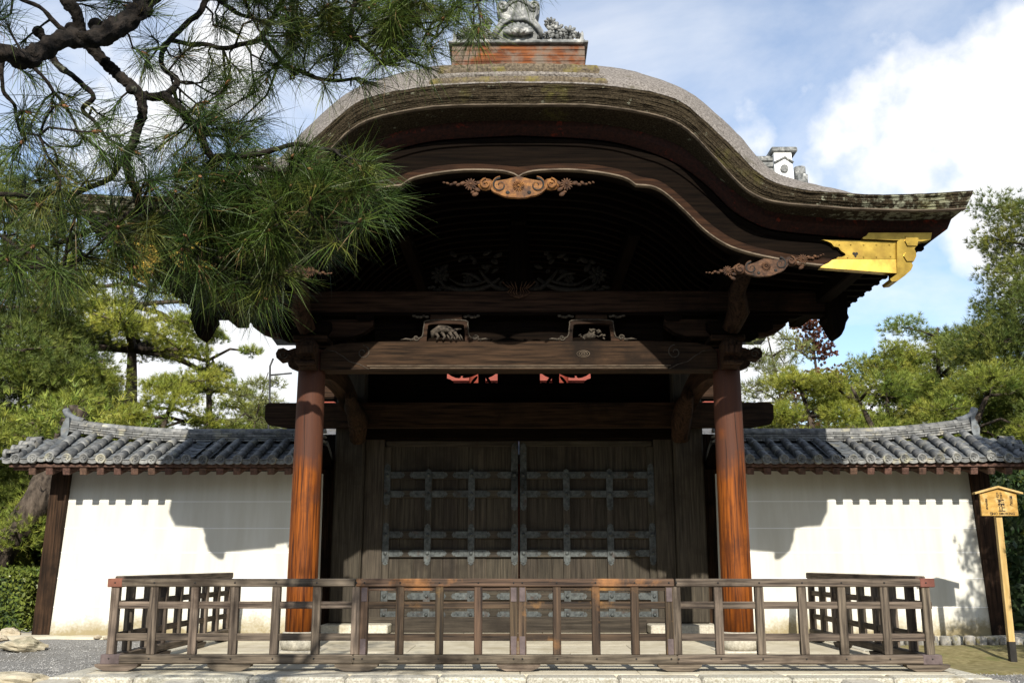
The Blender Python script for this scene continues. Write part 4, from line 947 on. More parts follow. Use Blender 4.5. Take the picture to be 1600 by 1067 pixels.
def tiled_wall(s, label):
    w = thing('plaster_wall', label, 'wall', (s * 6.2, YW, 0), 'plaster walls beside the gate')
    # plaster body, slightly battered
    zt_ = at(811, 741, 18.27).z + 0.06
    xb, xt = 8.27, 8.18; xi = 3.7
    def P4(x, y, z): return (s * x, y, z)
    vs = [P4(xi, 18.17, -0.08), P4(xb, 18.17, -0.08), P4(xt, 18.29, zt_), P4(xi, 18.29, zt_), P4(xi, 19.03, -0.08), P4(xb, 19.03, -0.08), P4(xt, 18.91, zt_), P4(xi, 18.91, zt_)]
    MB().add(vs, [(0, 1, 2, 3), (5, 4, 7, 6), (1, 5, 6, 2), (4, 0, 3, 7), (3, 2, 6, 7)]).build('plaster', 'plaster', w)
    for z in LINES:
        y = 18.17 + 0.12 * (z + 0.08) / (zt_ + 0.08)
        MB().box(s * xi, s * (xb - 0.09 * z / zt_), y - 0.005, y + 0.02, z - 0.007, z + 0.007).build('wall_line', 'white_line', w)
    # posts at the outer end
    q = [(s * (xb + 0.002), -0.1), (s * (xb + 0.31), -0.1), (s * (xt + 0.31), zt_ + 0.02), (s * (xt + 0.002), zt_ + 0.02)]
    MB().prism(q, 18.15, 19.05).build('end_post', 'mid_z', w)
    # footing stones
    x = 3.75
    while x < 8.45:
        d = R(0.55, 0.95); MB().box(s * x, s * min(x + d - 0.01, 8.55), 18.05, 18.165, -0.2, R(-0.055, -0.03), 0.02).build('footing_stone', 'kerb', w); x += d
    # eave timber
    MB().box(s * 3.6, s * 8.91, 17.57, 17.61, EZ - 0.175, EZ - 0.085, 0.006).build('eave_board', 'rafter', w)
    MB().box(s * 3.6, s * 8.95, 17.47, 17.565, EZ - 0.128, EZ - 0.07, 0.005).build('eave_batten', 'rafter', w)
    MB().prism_x([(17.48, EZ - 0.068), (18.5, TZ - 0.06), (18.7, TZ - 0.06), (2 * YW - 17.48, EZ - 0.068), (2 * YW - 17.65, EZ - 0.085), (18.6, TZ - 0.17), (17.65, EZ - 0.085)], s * 3.6, s * 8.93).build('roof_bed', 'dark_x', w)
    x = 3.75
    while x < 8.85:
        link('rafter', raf_me, w, (s * x, 17.505, EZ - 0.205), (SL * 0.75, 0, 0)); x += 0.30
    # cover-tile rows with round end tiles, and the pan tiles between
    x = 3.72; k = 0
    while x < 9:
        dx = lift(x) if x < 8.4 else lift(8.4) * 0.45
        sl = math.atan2(TZ + dx - EZ - 0.25 * dx, TY - EY)
        z0 = EZ + 0.25 * dx + R(-0.006, 0.006)
        link('end_tile', disc_me, w, (s * x, EY - 0.01, z0 - 0.004), (0.06 + R(-0.03, 0.03), R(0, 6), 0))
        if not (5.55 < x < 6.1):
            for j in range(4 if x < 8.4 else 3):
                o = 0.03 + j * 0.285
                link('cover_tile', cover_me, w, (s * x + R(-0.005, 0.005), EY + o * math.cos(sl), z0 + o * math.sin(sl) - 0.002 + R(-0.003, 0.003)), (sl, 0, R(-0.02, 0.02)))
        if x < 8.85:
            xm = x + 0.15
            link('eave_tile', eave_me, w, (s * xm, EY + 0.015, z0 - 0.035))
            for j in range(5):
                o = 0.03 + j * 0.225
                link('pan_tile', pan_me, w, (s * xm + R(-0.004, 0.004), EY + o * math.cos(sl), z0 + o * math.sin(sl) - 0.035 + R(-0.004, 0.004)), (sl - 0.03, R(-0.03, 0.03), 0))
            if 5.5 < x < 6.0:
                for j in range(5):
                    o = 0.05 + j * 0.225
                    link('pan_tile', pan_me, w, (s * x + 0.0, EY + o * math.cos(sl), z0 + o * math.sin(sl) - 0.008), (sl - 0.03, R(-0.05, 0.05), 0))
        x += 0.30
    # rear slope, seen only from behind
    MB().prism_x([(18.7, TZ - 0.03), (2 * YW - EY, EZ - 0.03), (2 * YW - EY, EZ + 0.03), (18.7, TZ + 0.05)], s * 3.6, s * 8.93).build('rear_slope', 'tile_dark', w)
    # ridge: four courses and a row of caps, sweeping up to the end
    for c in range(4):
        x = 3.62 + 0.13 * (c % 2)
        while x < 8.37:
            z = TZ + 0.022 + c * 0.046 + lift(x + 0.15) * 1.05; a = math.atan2(lift(x + 0.3) - lift(x), 0.3)
            link('ridge_tile', noshi_me, w, (s * (x + 0.15), YW + R(-0.004, 0.004), z), (0, -s * a, 0), (1, 1.06 - 0.11 * c, 1)); x += 0.30
    x = 3.62
    while x < 8.35:
        z = TZ + 0.022 + 4 * 0.046 - 0.02 + lift(x + 0.15) * 1.05; a = math.atan2(lift(x + 0.3) - lift(x), 0.3)
        link('ridge_cap_tile', cap_me, w, (s * (x + 0.15), YW, z), (0, -s * a, 0)); x += 0.30
    zr = TZ + lift(8.45) * 1.05
    MB().prism([(s * 8.43, zr - 0.12), (s * 8.53, zr - 0.10), (s * 8.55, zr + 0.05), (s * 8.51, zr + 0.14), (s * 8.47, zr + 0.25), (s * 8.41, zr + 0.26), (s * 8.39, zr)], YW - 0.17, YW + 0.17).build('ridge_end_tile', 'tile_dark', w)
    MB().tube([(s * 8.2, YW, zr + 0.20), (s * 8.37, YW, zr + 0.235), (s * 8.49, YW, zr + 0.30), (s * 8.55, YW, zr + 0.40), (s * 8.565, YW, zr + 0.44)], [0.07, 0.075, 0.072, 0.066, 0.064], 12).build('ridge_horn', 'tile_dark', w)
    # verge at the outer end: tiles turned outward
    for j in range(4):
        o = 0.10 + j * 0.28
        link('end_tile', disc_me, w, (s * 9.05, EY + o * math.cos(SL), EZ + 0.1 + o * math.sin(SL) - 0.03), (0, 0, s * math.pi / 2))
        link('cover_tile', cover_me, w, (s * 9.04, EY + o * math.cos(SL), EZ + 0.1 + o * math.sin(SL) - 0.03), (0.1, 0, s * math.pi / 2), (0.9, 0.8, 0.9))
    return w
tiled_wall(-1, 'white plaster wall with grey tiled coping, left of the gate'); tiled_wall(1, 'white plaster wall with grey tiled coping, right of the gate')

# ------------------------------------------------------------------ the low fence in front
FY = 12.42
ZT0, ZT1 = 0.972, 1.068
def post_at(px): return (px - 812) / 130.2
def foot(mb, x, y, w=0.26, along='x'):
    q = [(-w, 0.079), (w, 0.079), (w - 0.01, 0.05), (w - 0.07, 0.022), (w - 0.12, 0.004), (-w + 0.12, 0.004), (-w + 0.07, 0.022), (-w + 0.01, 0.05)]
    if along == 'x': mb.prism([(x + u, v) for u, v in q], y - 0.07, y + 0.07)
    else: mb.prism_x([(y + u, v) for u, v in q], x - 0.07, x + 0.07)
def fence_front(label, posts, xa, xb, mp, caps=(), feet=(), clips=(), top_extra=0.0):
    t = thing('low_fence', label, 'fence', ((xa + xb) / 2, FY, 0), 'sections of the low timber fence')
    MB().box(xa, xb, FY - 0.062, FY + 0.062, ZT0 + top_extra, ZT1 + top_extra, 0.012).build('top_rail', mp + '_x', t)
    MB().box(xa + 0.03, xb - 0.03, FY - 0.018, FY + 0.018, 0.716, 0.80, 0.005).build('middle_rail', mp + '_x', t)
    MB().box(xa + 0.03, xb - 0.03, FY - 0.018, FY + 0.018, 0.345, 0.43, 0.005).build('middle_rail', mp + '_x', t)
    MB().box(xa - 0.01, xb + 0.01, FY - 0.065, FY + 0.065, 0.081, 0.188, 0.014).build('bottom_rail', 'fence_x', t)
    for x in posts:
        MB().box(x - 0.049, x + 0.049, FY - 0.048, FY + 0.048, 0.187, ZT0 + top_extra + 0.002, 0.008).build('post', mp + '_z', t)
        for zz_ in (0.143, 1.02): MB().lathe([(0.012, 0.0), (0.011, -0.004), (0.003, -0.006)], (x, FY - 0.0655 if zz_ < 0.5 else FY - 0.0625, zz_ + (top_extra if zz_ > 0.5 else 0)), 8, 'y').build('nail', 'black', t)
    for x in feet:
        m = MB(); foot(m, x, FY); m.build('foot', 'fence_x', t)
    for s in caps:
        x0 = xa - 0.008 if s < 0 else xb - 0.17; x1 = xa + 0.17 if s < 0 else xb + 0.008
        MB().box(x0, x1, FY - 0.066, FY + 0.066, ZT0 - 0.004, ZT1 + 0.004, 0.008).build('metal_cap', 'red_metal', t)
        x0 = xa - 0.018 if s < 0 else xb - 0.21; x1 = xa + 0.21 if s < 0 else xb + 0.018
        MB().box(x0, x1, FY - 0.069, FY + 0.069, 0.078, 0.192, 0.008).build('metal_cap', 'purple_metal', t)
    for (x, z0, z1) in clips:
        MB().box(x - 0.035, x + 0.035, FY - 0.058, FY - 0.0485, z0, z1, 0.003).build('metal_clip', 'purple_metal', t)
    return t
PX = [176, 238, 302, 365, 430, 494, 560]
fence_front('left end of the low timber fence before the gate, grey with a rusty corner cap', [post_at(p) for p in PX[:-1]] + [post_at(556)], post_at(165), post_at(553), 'fence', (-1,), (post_at(188), post_at(363)))
cl = fence_front('brown middle section of the low timber fence before the gate doors', [post_at(569), post_at(625), post_at(687), post_at(748), post_at(803.5), post_at(817), post_at(871), post_at(932), post_at(993), post_at(1047)], post_at(555.5), post_at(1055.5), 'burnt', (), (post_at(560), post_at(811), post_at(1060)),
                 [(post_at(569), 0.19, 0.37), (post_at(803.5), 0.19, 0.40), (post_at(817), 0.19, 0.40), (post_at(1047), 0.19, 0.37), (post_at(803.5), 0.80, 0.965), (post_at(817), 0.80, 0.965), (post_at(1047), 0.80, 0.965), (post_at(569), 0.80, 0.965)])
for (a, b) in ((561, 806), (813.5, 1053)):
    MB().box(post_at(a), post_at(b), FY - 0.032, FY + 0.032, 0.925, 0.9705, 0.005).build('panel_top', 'burnt_x', cl)
fence_front('right end of the low timber fence before the gate, grey with a rusty corner cap', [post_at(1058.5)] + [post_at(p) for p in (1124, 1188.5, 1255.5, 1317, 1384, 1449)], post_at(1058), post_at(1462), 'fence', (1,), (post_at(1442),))
def fence_side(s, label):
    x = s * 4.885; y0, y1 = FY + 0.07, 17.25
    t = thing('low_fence', label, 'fence', (x, (y0 + y1) / 2, 0), 'sections of the low timber fence')
    MB().box(x - 0.06, x + 0.06, y0, y1, ZT0 + 0.03, ZT1 + 0.03, 0.012).build('top_rail', 'fence_y', t)
    for (a, b) in ((0.725, 0.805), (0.355, 0.435)): MB().box(x - 0.018, x + 0.018, y0, y1, a, b, 0.005).build('middle_rail', 'fence_y', t)
    MB().box(x - 0.065, x + 0.065, y0, y1, 0.09, 0.19, 0.014).build('bottom_rail', 'fence_y', t)
    n = 8
    for k in range(n):
        y = y0 + 0.4 + (y1 - y0 - 0.46) * k / (n - 1)
        MB().box(x - 0.048, x + 0.048, y - 0.048, y + 0.048, 0.188, ZT0 + 0.034, 0.008).build('post', 'fence_z', t)
    for y in (14.1, 15.7, 17.0):
        m = MB(); foot(m, x, y, 0.24, 'y'); m.build('foot', 'fence_y', t)
    return t
fence_side(-1, 'side run of the low timber fence going back to the left wall'); fence_side(1, 'side run of the low timber fence going back to the right wall')

# ------------------------------------------------------------------ the notice board
SY = 15.95
tl = at(1531, 770, SY); br = at(1590, 806, SY); pk = at(1557, 760.5, SY); bl = at(1534, 805, SY); tr = at(1587, 771, SY)
sx = (bl.x + br.x) / 2; zlo = (bl.z + br.z) / 2; hwid = (tr.x - tl.x) / 2 + 0.005; zsh = tl.z; zpk = pk.z - 0.02
gz = ground_z(sx, SY)
sign = thing('notice_board', 'yellow timber notice board on a post with a small gabled top', 'sign', (sx, SY, gz))
MB().prism([(sx - hwid, zlo), (sx + hwid, zlo), (sx + hwid, zsh), (sx, zpk), (sx - hwid, zsh)], SY - 0.02, SY + 0.02).build('board', 'sign_wood', sign)
for s in (-1, 1):
    ex = sx + s * (hwid + 0.09); ez = zsh - 0.09 * (zpk - zsh) / hwid
    MB().prism([(sx, zpk + 0.002), (ex, ez + 0.002), (ex, ez + 0.03), (sx, zpk + 0.034)], SY - 0.06, SY + 0.06).build('board_roof', 'sign_pale', sign)
MB().box(sx - 0.048, sx + 0.048, SY + 0.021, SY + 0.10, gz + 0.33, zpk - 0.05, 0.004).build('post', 'sign_pale', sign)
MB().box(sx - 0.051, sx + 0.051, SY + 0.018, SY + 0.103, gz - 0.05, gz + 0.335, 0.004).build('post_foot', 'black', sign)
def lettering(body, x, z, size, name='lettering'):
    cu = bpy.data.curves.new(name, 'FONT'); cu.body = body; cu.size = size; cu.align_x = 'CENTER'; cu.align_y = 'CENTER'; cu.space_line = 0.78; cu.resolution_u = 2; cu.offset = size * 0.028
    tmp = bpy.data.objects.new(name, cu); COL.objects.link(tmp)
    bpy.context.view_layer.update()
    me = bpy.data.meshes.new_from_object(tmp.evaluated_get(bpy.context.evaluated_depsgraph_get()))
    bpy.data.objects.remove(tmp); me.materials.clear(); me.materials.append(M['ink'])
    return link(name, me, sign, (x, SY - 0.0215, z), (math.pi / 2, 0, 0))
H = zpk - zlo
lettering('禁\n止', sx + 0.035, zlo + 0.150, 0.112)
lettering('た\nき\n火', sx + 0.042, zlo + 0.305, 0.047); lettering('た\nば\nこ', sx - 0.012, zlo + 0.305, 0.047)
lettering('境\n内\n全\n域', sx + 0.195, zlo + 0.225, 0.050)
lettering('京\n都\n市\n消\n防\n局', sx - 0.195, zlo + 0.18, 0.036)
lettering('NO SMOKING', sx + 0.055, zlo + 0.030, 0.056)
m = MB(); cx_, cz_ = sx - 0.135, zlo + 0.033
m.tube([(cx_ + 0.022 * math.cos(a), SY - 0.022, cz_ + 0.022 * math.sin(a)) for a in np.linspace(0, 2 * math.pi, 21)], 0.0035, 4, flat=0.4)
m.box(cx_ - 0.014, cx_ + 0.014, SY - 0.0235, SY - 0.021, cz_ - 0.003, cz_ + 0.003)
m.add([(cx_ - 0.018, SY - 0.0232, cz_ + 0.013), (cx_ - 0.013, SY - 0.0232, cz_ + 0.018), (cx_ + 0.018, SY - 0.0232, cz_ - 0.013), (cx_ + 0.013, SY - 0.0232, cz_ - 0.018)], [(0, 1, 2, 3)])
m.build('no_smoking_mark', 'ink', sign)

# ------------------------------------------------------------------ rocks, edging stones, loose gravel
ORD = ['first', 'second', 'third', 'fourth', 'fifth', 'sixth', 'seventh', 'eighth', 'ninth', 'tenth', 'eleventh', 'twelfth', 'thirteenth', 'fourteenth', 'fifteenth', 'sixteenth', 'seventeenth', 'eighteenth']
def rock(pos, r, seed, m='rock', label='', cat='rock', group=None, flat=0.6, name='rock'):
    mb = MB(); rows_ = []; so = Vector((seed * 7.1, seed * 3.3, 1.7))
    for i in range(13):
        th = math.pi * i / 12; row_ = []
        for k in range(19):
            a = 2 * math.pi * k / 18
            d = Vector((math.sin(th) * math.cos(a), math.sin(th) * math.sin(a), math.cos(th)))
            f = 1 + 0.30 * noise.noise(d * 1.3 + so) + 0.13 * noise.noise(d * 3.4 + so)
            q = Vector((d.x * r[0], d.y * r[1], d.z * r[2])) * f
            q = Vector((round(q.x / (r[0] * 0.36)) * r[0] * 0.36 * 0.45 + q.x * 0.55, q.y, q.z))
            row_.append(q)
        rows_.append(row_)
    me = mb.grid(rows_, False).mesh(name, m)
    o = link(name, me, None, pos); tag(o, label, cat, group); return o
p = at(38, 999, 17.0); rock((p.x, 17.0, ground_z(p.x, 17.0) + 0.09), (0.34, 0.25, 0.13), 1, label='flat angular buff rock on the gravel by the left wall end')
p = at(15, 1060, 13.1); rock((p.x, 13.1, GZ + 0.05), (0.52, 0.35, 0.14), 4, label='large buff rock in the bottom left corner on the gravel')
p = at(20, 985, 18.3); rock((p.x, 18.2, ground_z(p.x, 18.2) + 0.05), (0.20, 0.15, 0.10), 6, label='small grey rock at the foot of the hedge')
for i in range(5):
    x = -9.9 + i * 0.25 + R(-0.05, 0.05); y = 17.75 + R(-0.08, 0.08)
    rock((x, y, ground_z(x, y) + 0.03), (R(0.09, 0.14), R(0.08, 0.12), R(0.05, 0.08)), 10 + i, label='small rounded stone, %s from the left edge, beside the hedge and wall end' % ORD[i], cat='stone', group='stones edging the left wall', name='small_stone')
for i in range(12):
    x = -7.3 + i * 0.22 + R(-0.05, 0.05); y = 17.85 + R(-0.06, 0.06)
    rock((x, y, ground_z(x, y) + 0.02), (R(0.06, 0.11), R(0.05, 0.09), R(0.03, 0.06)), 30 + i, label='small rounded stone, %s from the wall end, in the row below the left wall' % ORD[i], cat='stone', group='stones edging the left wall', name='small_stone')
for i in range(18):
    x = 6.0 + i * 0.20 + R(-0.012, 0.012)
    m = MB().lathe([(0.085, 0.0), (0.092, 0.10), (0.088, 0.20), (0.06, 0.215)], (0, 0, 0), 10)
    o = link('edging_stone', m.mesh('edging_stone', 'edging'), None, (x, 17.58 + R(-0.02, 0.02), ground_z(x, 17.58) - 0.06 + R(-0.02, 0.02)), (R(-0.06, 0.06), R(-0.06, 0.06), R(0, 6)))
    tag(o, 'short round grey edging stone, %s from the fence in the row below the right wall' % ORD[i], 'edging stone', 'round edging stones below the right wall')
n = 2600                                     # fallen needles and scraps of bark on stone and gravel
lx = rng.uniform(-9, 9, n); ly = rng.uniform(11.75, 17.6, n); la = rng.uniform(0, 6.28, n); ll = rng.uniform(0.02, 0.075, n)
lz = np.array([0.004 if abs(a) < 5.05 and b > 12.1 else (0.006 if abs(a) < 5.3 else ground_z(a, b) + 0.024) for a, b in zip(lx, ly)])
c_ = np.stack([lx, ly, lz], 1); d_ = np.stack([np.cos(la), np.sin(la), 0 * la], 1) * ll[:, None]; s_ = np.stack([-np.sin(la), np.cos(la), 0 * la], 1) * 0.0035
o = link('fallen_needles', tri_mesh('fallen_needles', np.stack([c_ - s_, c_ + s_, c_ + d_], 1), 'needle_dead')); tag(o, 'brown fallen pine needles on the platform and gravel', 'needles', kind='stuff')
# pebbles scattered over the gravel that the camera sees
n = 26000
cx_ = np.where(rng.random(n) < 0.5, rng.uniform(-10.5, -5.35, n), rng.uniform(5.35, 10.5, n)); cy_ = rng.uniform(11.3, 17.7, n)
extra = 9000
cx_ = np.r_[cx_, rng.uniform(-9, 9, extra)]; cy_ = np.r_[cy_, rng.uniform(10.8, 11.7, extra)]
keep = ~((cx_ > 5.4) & (cy_ > 14.9)); cx_, cy_ = cx_[keep], cy_[keep]; n = len(cx_)
gz_ = np.array([ground_z(0, b) for b in cy_]); sz = rng.uniform(0.006, 0.018, n)
base = np.stack([cx_, cy_, gz_ + 0.004], 1)
ang = rng.uniform(0, 2 * np.pi, n)
tri = []
for k in range(4):
    a0 = ang + k * np.pi / 2; a1 = a0 + np.pi / 2
    j = rng.uniform(0.7, 1.2, n)
    p0 = base + np.stack([np.cos(a0) * sz, np.sin(a0) * sz, 0 * sz], 1); p1 = base + np.stack([np.cos(a1) * sz, np.sin(a1) * sz, 0 * sz], 1)
    top = base + np.stack([0 * sz, 0 * sz, sz * 0.8], 1)
    tri.append(np.stack([p0, p1, top], 1))
tri = np.stack(tri, 1).reshape(-1, 3, 3)
o = link('gravel', tri_mesh('gravel', tri, 'pebble')); tag(o, 'loose grey gravel around the gate platform', 'gravel', kind='stuff')

# ------------------------------------------------------------------ the great vermilion gate beyond
sy = 36.0
sm = thing('temple_gate', 'white-ended tile ridge of the red temple building behind the gate roof', 'temple', (0, sy, 0))
MB().box(-8.0, 8.0, 33.0, 39.0, -0.3, 4.6).build('lower_storey', 'vermilion', sm)
for x in np.linspace(-8, 8, 6): MB().lathe([(0.38, 0), (0.38, 4.6)], (x, 32.6, -0.2), 14).build('column', 'vermilion', sm)
MB().prism_x([(29.6, 4.4), (29.8, 4.7), (32.6, 5.7), (39.4, 5.7), (42.2, 4.7), (42.4, 4.4), (36, 4.5)], -10.2, 10.2).build('lower_roof', 'tile_dark', sm)
MB().box(-7.2, 7.2, 33.4, 38.6, 5.6, 10.4).build('upper_storey', 'vermilion', sm)
for z in (5.9, 6.15, 6.4): MB().box(-7.4, 7.4, 32.72, 32.82, z, z + 0.08).build('balcony_rail', 'vermilion', sm)
for x in np.linspace(-7.3, 7.3, 14): MB().box(x - 0.06, x + 0.06, 32.7, 32.84, 5.6, 6.6).build('balcony_post', 'vermilion', sm)
for z in (7.3, 7.75, 8.2): MB().box(-7.3, 7.3, 33.3, 33.395, z, z + 0.10).build('wall_tie', 'vermilion', sm)
for x in np.linspace(-7, 7, 6): MB().lathe([(0.28, 0), (0.28, 4.8)], (x, 33.2, 5.6), 12).build('column', 'vermilion', sm)
zrr = at(811, 252, sy).z
q = smooth_curve([(30.6, 10.3), (32.4, 11.6), (34.4, 13.6), (35.7, zrr - 0.9)], 14)
pts = [tuple(a) for a in q] + [(2 * sy - a, b) for a, b in q[::-1]] + [(2 * sy - 31.5, 10.4), (31.5, 10.4)]
MB().prism_x(pts, -10.3, 10.3).build('upper_roof', 'tile_dark', sm)
xe = at(1238, 250, sy).x; x0_ = at(1205, 250, sy).x
for k in range(4): MB().box(-x0_ - 0.05, x0_ + 0.05, sy - 0.35 + 0.03 * k, sy + 0.35 - 0.03 * k, zrr - 0.9 + 0.26 * k, zrr - 0.9 + 0.26 * k + 0.20, 0.02).build('ridge_course', 'ornament', sm)
for s in (-1, 1):
    e = MB().prism([(s * x0_, zrr - 1.0), (s * (xe - 0.1), zrr - 1.0), (s * (xe - 0.15), zrr + 0.15), (s * x0_, zrr + 0.15)], sy - 0.42, sy + 0.42).build('ridge_end', 'white_line', sm)
    MB().box(s * (x0_ - 0.1), s * (xe + 0.08), sy - 0.5, sy + 0.5, zrr + 0.155, zrr + 0.36, 0.04).build('ridge_end_cap', 'ornament', e)
    MB().lathe([(0.15, 0.0), (0.15, -0.08)], (s * (x0_ + xe - 0.1) / 2, sy - 0.425, zrr - 0.52), 12, 'y').build('round_crest', 'ornament', e)
    MB().tube([(s * x0_, sy - 0.44, zrr - 0.28), (s * (x0_ + xe) / 2, sy - 0.44, zrr - 0.05), (s * (xe - 0.1), sy - 0.44, zrr - 0.28)], 0.05, 6).build('gable_trim', 'ornament', e)
    MB().tube([(s * (xe + 0.15), sy - 0.35, zrr - 1.1), (s * (xe + 0.15), sy - 0.35, zrr - 0.45)], [0.22, 0.22], 10).build('descending_ridge', 'ornament', e)
    MB().tube([(s * (xe + 0.18), sy - 0.5, zrr - 1.3), (s * (xe + 0.20), sy - 0.5, zrr - 0.82)], [0.2, 0.2], 10).build('descending_ridge', 'ornament', e)
pole = thing('lamp_rod', 'thin dark metal rod with a side arm above the left wall', 'rod', (at(421, 640, 20.5).x, 20.5, 0))
a = at(421, 640, 20.5); b = at(422, 572, 20.5); c = at(456, 583, 20.5); d = at(427, 560, 20.5)
MB().tube([(a.x, 20.5, -0.1), a, b, d], 0.022, 6).build('rod', 'wire', pole)
MB().tube([at(423, 586, 20.5), c], 0.018, 6).build('side_arm', 'wire', pole)

# ------------------------------------------------------------------ trees
def unit(a): return a / np.maximum(np.linalg.norm(a, axis=1, keepdims=True), 1e-9)
def blades(cen, axis, nb, length, width, spread, g, droop=0.0):
    """needle blades radiating from tuft centres: one narrow triangle each"""
    n = len(cen); c = np.repeat(cen, nb, 0); a = np.repeat(axis, nb, 0)
    d = unit(a + spread * unit(g.normal(size=(n * nb, 3))))
    d[:, 2] -= droop * g.random(n * nb); d = unit(d)
    l = length * g.uniform(0.65, 1.1, n * nb)[:, None]
    side = unit(np.cross(d, a + 0.55 * g.normal(size=(n * nb, 3)))) * (width * g.uniform(0.7, 1.2, n * nb)[:, None])
    b = c + d * (0.06 * l)
    return np.stack([b - side, b + side, b + d * l], 1)

def pine_meshes(seed, H, rad, levels, start=0.35, needle='needle_yellow', lean=(0.0, 0.0), tuft=130, nb=11, length=0.20, width=0.011, flat=0.42, trunk_r=0.2, bend=0.35, padscale=1.0, cone=0.75):
    g = np.random.default_rng(seed); rd = random.Random(seed)
    tp = []; n = 9
    for i in range(n + 1):
        t = i / n
        tp.append(Vector((lean[0] * t * H + bend * math.sin(t * 5 + seed) * t ** 0.5, lean[1] * t * H + bend * math.cos(t * 4 + seed * 2) * t ** 0.5, H * 0.96 * t)))
    m = MB(); m.tube(tp, [trunk_r * (1.25 if i == 0 else 1 - 0.86 * i / n) for i in range(n + 1)], 10, wob=0.25)
    cen = []; ax = []
    for lv in range(levels):
        t = start + (1 - start) * (lv + 0.5) / levels
        f = t * n; i0 = min(int(f), n - 1); base = tp[i0].lerp(tp[i0 + 1], f - i0)
        u = (t - start) / (1 - start)
        R_ = rad * (1 - cone * u ** 1.5) * (0.75 + 0.25 * math.sin(min(1, u * 3) * math.pi / 2))
        k = max(2, int(round(2 + 4.2 * R_ / max(rad, 0.1))))
        a0 = rd.uniform(0, 6.28)
        for j in range(k):
            a = a0 + 2 * math.pi * j / k + rd.uniform(-0.35, 0.35)
            rr_ = R_ * rd.uniform(0.45, 1.0)
            c = base + Vector((rr_ * math.cos(a), rr_ * math.sin(a), rd.uniform(-0.25, 0.35) - 0.05 * rr_))
            mid = base.lerp(c, 0.5) + Vector((0, 0, rd.uniform(-0.1, 0.25)))
            br = trunk_r * 0.30 * (1 - 0.6 * u) + 0.015
            m.tube([base, mid, c, c + (c - mid) * 0.5], [br, br * 0.75, br * 0.45, br * 0.15], 6, wob=0.2)
            pr = padscale * (0.42 + 0.38 * R_ / rad) * rd.uniform(0.75, 1.2) * rad * 0.36
            nt_ = int(tuft * (pr / (rad * 0.28)) ** 1.6) + 20
            for q in range(4):                       # twigs inside the pad
                b_ = rd.uniform(0, 6.28); m.tube([c, c + Vector((pr * 0.8 * math.cos(b_), pr * 0.8 * math.sin(b_), pr * flat * 0.3))], [br * 0.35, br * 0.1], 4)
            d = unit(g.normal(size=(nt_, 3))); rr2 = g.random(nt_)[:, None] ** 0.40
            off = d * rr2 * np.array([pr, pr, pr * flat])
            off += 0.16 * pr * np.sin(off[:, [1, 2, 0]] * 7 / pr + seed)
            cen.append(np.array(c) + off); aa = d * np.array([0.8, 0.8, 0.45]); aa[:, 2] += 0.55; ax.append(unit(aa))
    cen = np.concatenate(cen); ax = np.concatenate(ax)
    tri = blades(cen, ax, nb, length, width, 0.85, g)
    return m.mesh('trunk', 'pine_bark'), tri_mesh('crown', tri, needle)

VAR = {
    'umbrella': pine_meshes(5, 9.3, 3.3, 4, 0.74, 'needle_yellow', (0.03, 0.0), 260, 16, 0.165, 0.0058, 0.34, 0.36, 0.45, 0.9, 0.5),
    'open_y': pine_meshes(9, 8.0, 2.6, 6, 0.35, 'needle_green', (-0.02, 0.0), 210, 16, 0.165, 0.0058, 0.32, 0.2, 0.4, 0.8),
    'cloud_y': pine_meshes(3, 7.0, 3.0, 6, 0.30, 'needle_yellow', (0.04, 0.0), 300, 16, 0.165, 0.0058),
    'cloud_g': pine_meshes(8, 8.5, 3.2, 11, 0.18, 'needle_green', (-0.03, 0.0), 300, 16, 0.165, 0.0058),
    'tall_d': pine_meshes(14, 11.0, 3.4, 18, 0.12, 'needle_deep', (0.02, 0.0), 300, 15, 0.17, 0.0062, padscale=1.15, cone=0.6, flat=0.5),
    'low_g': pine_meshes(21, 5.5, 3.0, 6, 0.15, 'needle_green', (0.05, 0.0), 330, 18, 0.15, 0.0048),
    'low_y': pine_meshes(27, 6.0, 2.8, 7, 0.18, 'needle_yellow', (0.0, 0.0), 330, 18, 0.15, 0.0048),
    'loose': pine_meshes(33, 8.0, 2.0, 9, 0.25, 'needle_pale', (0.0, 0.0), 55, 8, 0.24, 0.009, 0.6, 0.10),
    'maple': pine_meshes(39, 8.5, 1.7, 8, 0.35, 'leaf_red', (0.0, 0.0), 55, 6, 0.10, 0.04, 0.8, 0.12),
}
def tree(var, px, Y, top_py, label, rot=0.0, name='pine_tree', wide=1.0, group='trees beyond the walls'):
    x = at(px, 800, Y).x; zt_ = at(px, top_py, Y).z; g0 = ground_z(x, Y)
    tm, cm = VAR[var]; h = max(v.co.z for v in tm.vertices)
    k = (zt_ - g0) / (h + 0.35)
    t = thing(name, label, 'tree', (x, Y, g0 - 0.05), group)
    for nm, me in (('trunk', tm), ('crown', cm)):
        o = bpy.data.objects.new(nm, me); COL.objects.link(o); o.parent = t
    t.rotation_euler = (0, 0, rot); t.scale = (k * wide, k * wide, k)
    return t
# left of the gate
tree('tall_d', -40, 23.5, 235, 'tall dark pine at the far left edge behind the wall', 0.4)
tree('umbrella', 172, 25.0, 400, 'yellow-green pine with a thick bent trunk above the left wall', 0.9, wide=0.95)
tree('low_g', 60, 22.6, 545, 'low green pine spreading behind the left wall end', 2.2)
tree('low_y', 265, 23.0, 560, 'low yellow-green pine just behind the middle of the left wall', 1.2)
tree('open_y', 305, 27.0, 465, 'green pine with open branches nearest the gate on the left', 3.0, wide=0.85)
tree('loose', 405, 26.5, 560, 'pale thin-leaved tree beside the left gate column', 0.5)
tree('cloud_g', 15, 27.0, 430, 'green pine far behind the left wall end', 4.2)
tree('low_y', 380, 31.0, 610, 'distant yellow-green pine low beside the left gate column', 4.0)
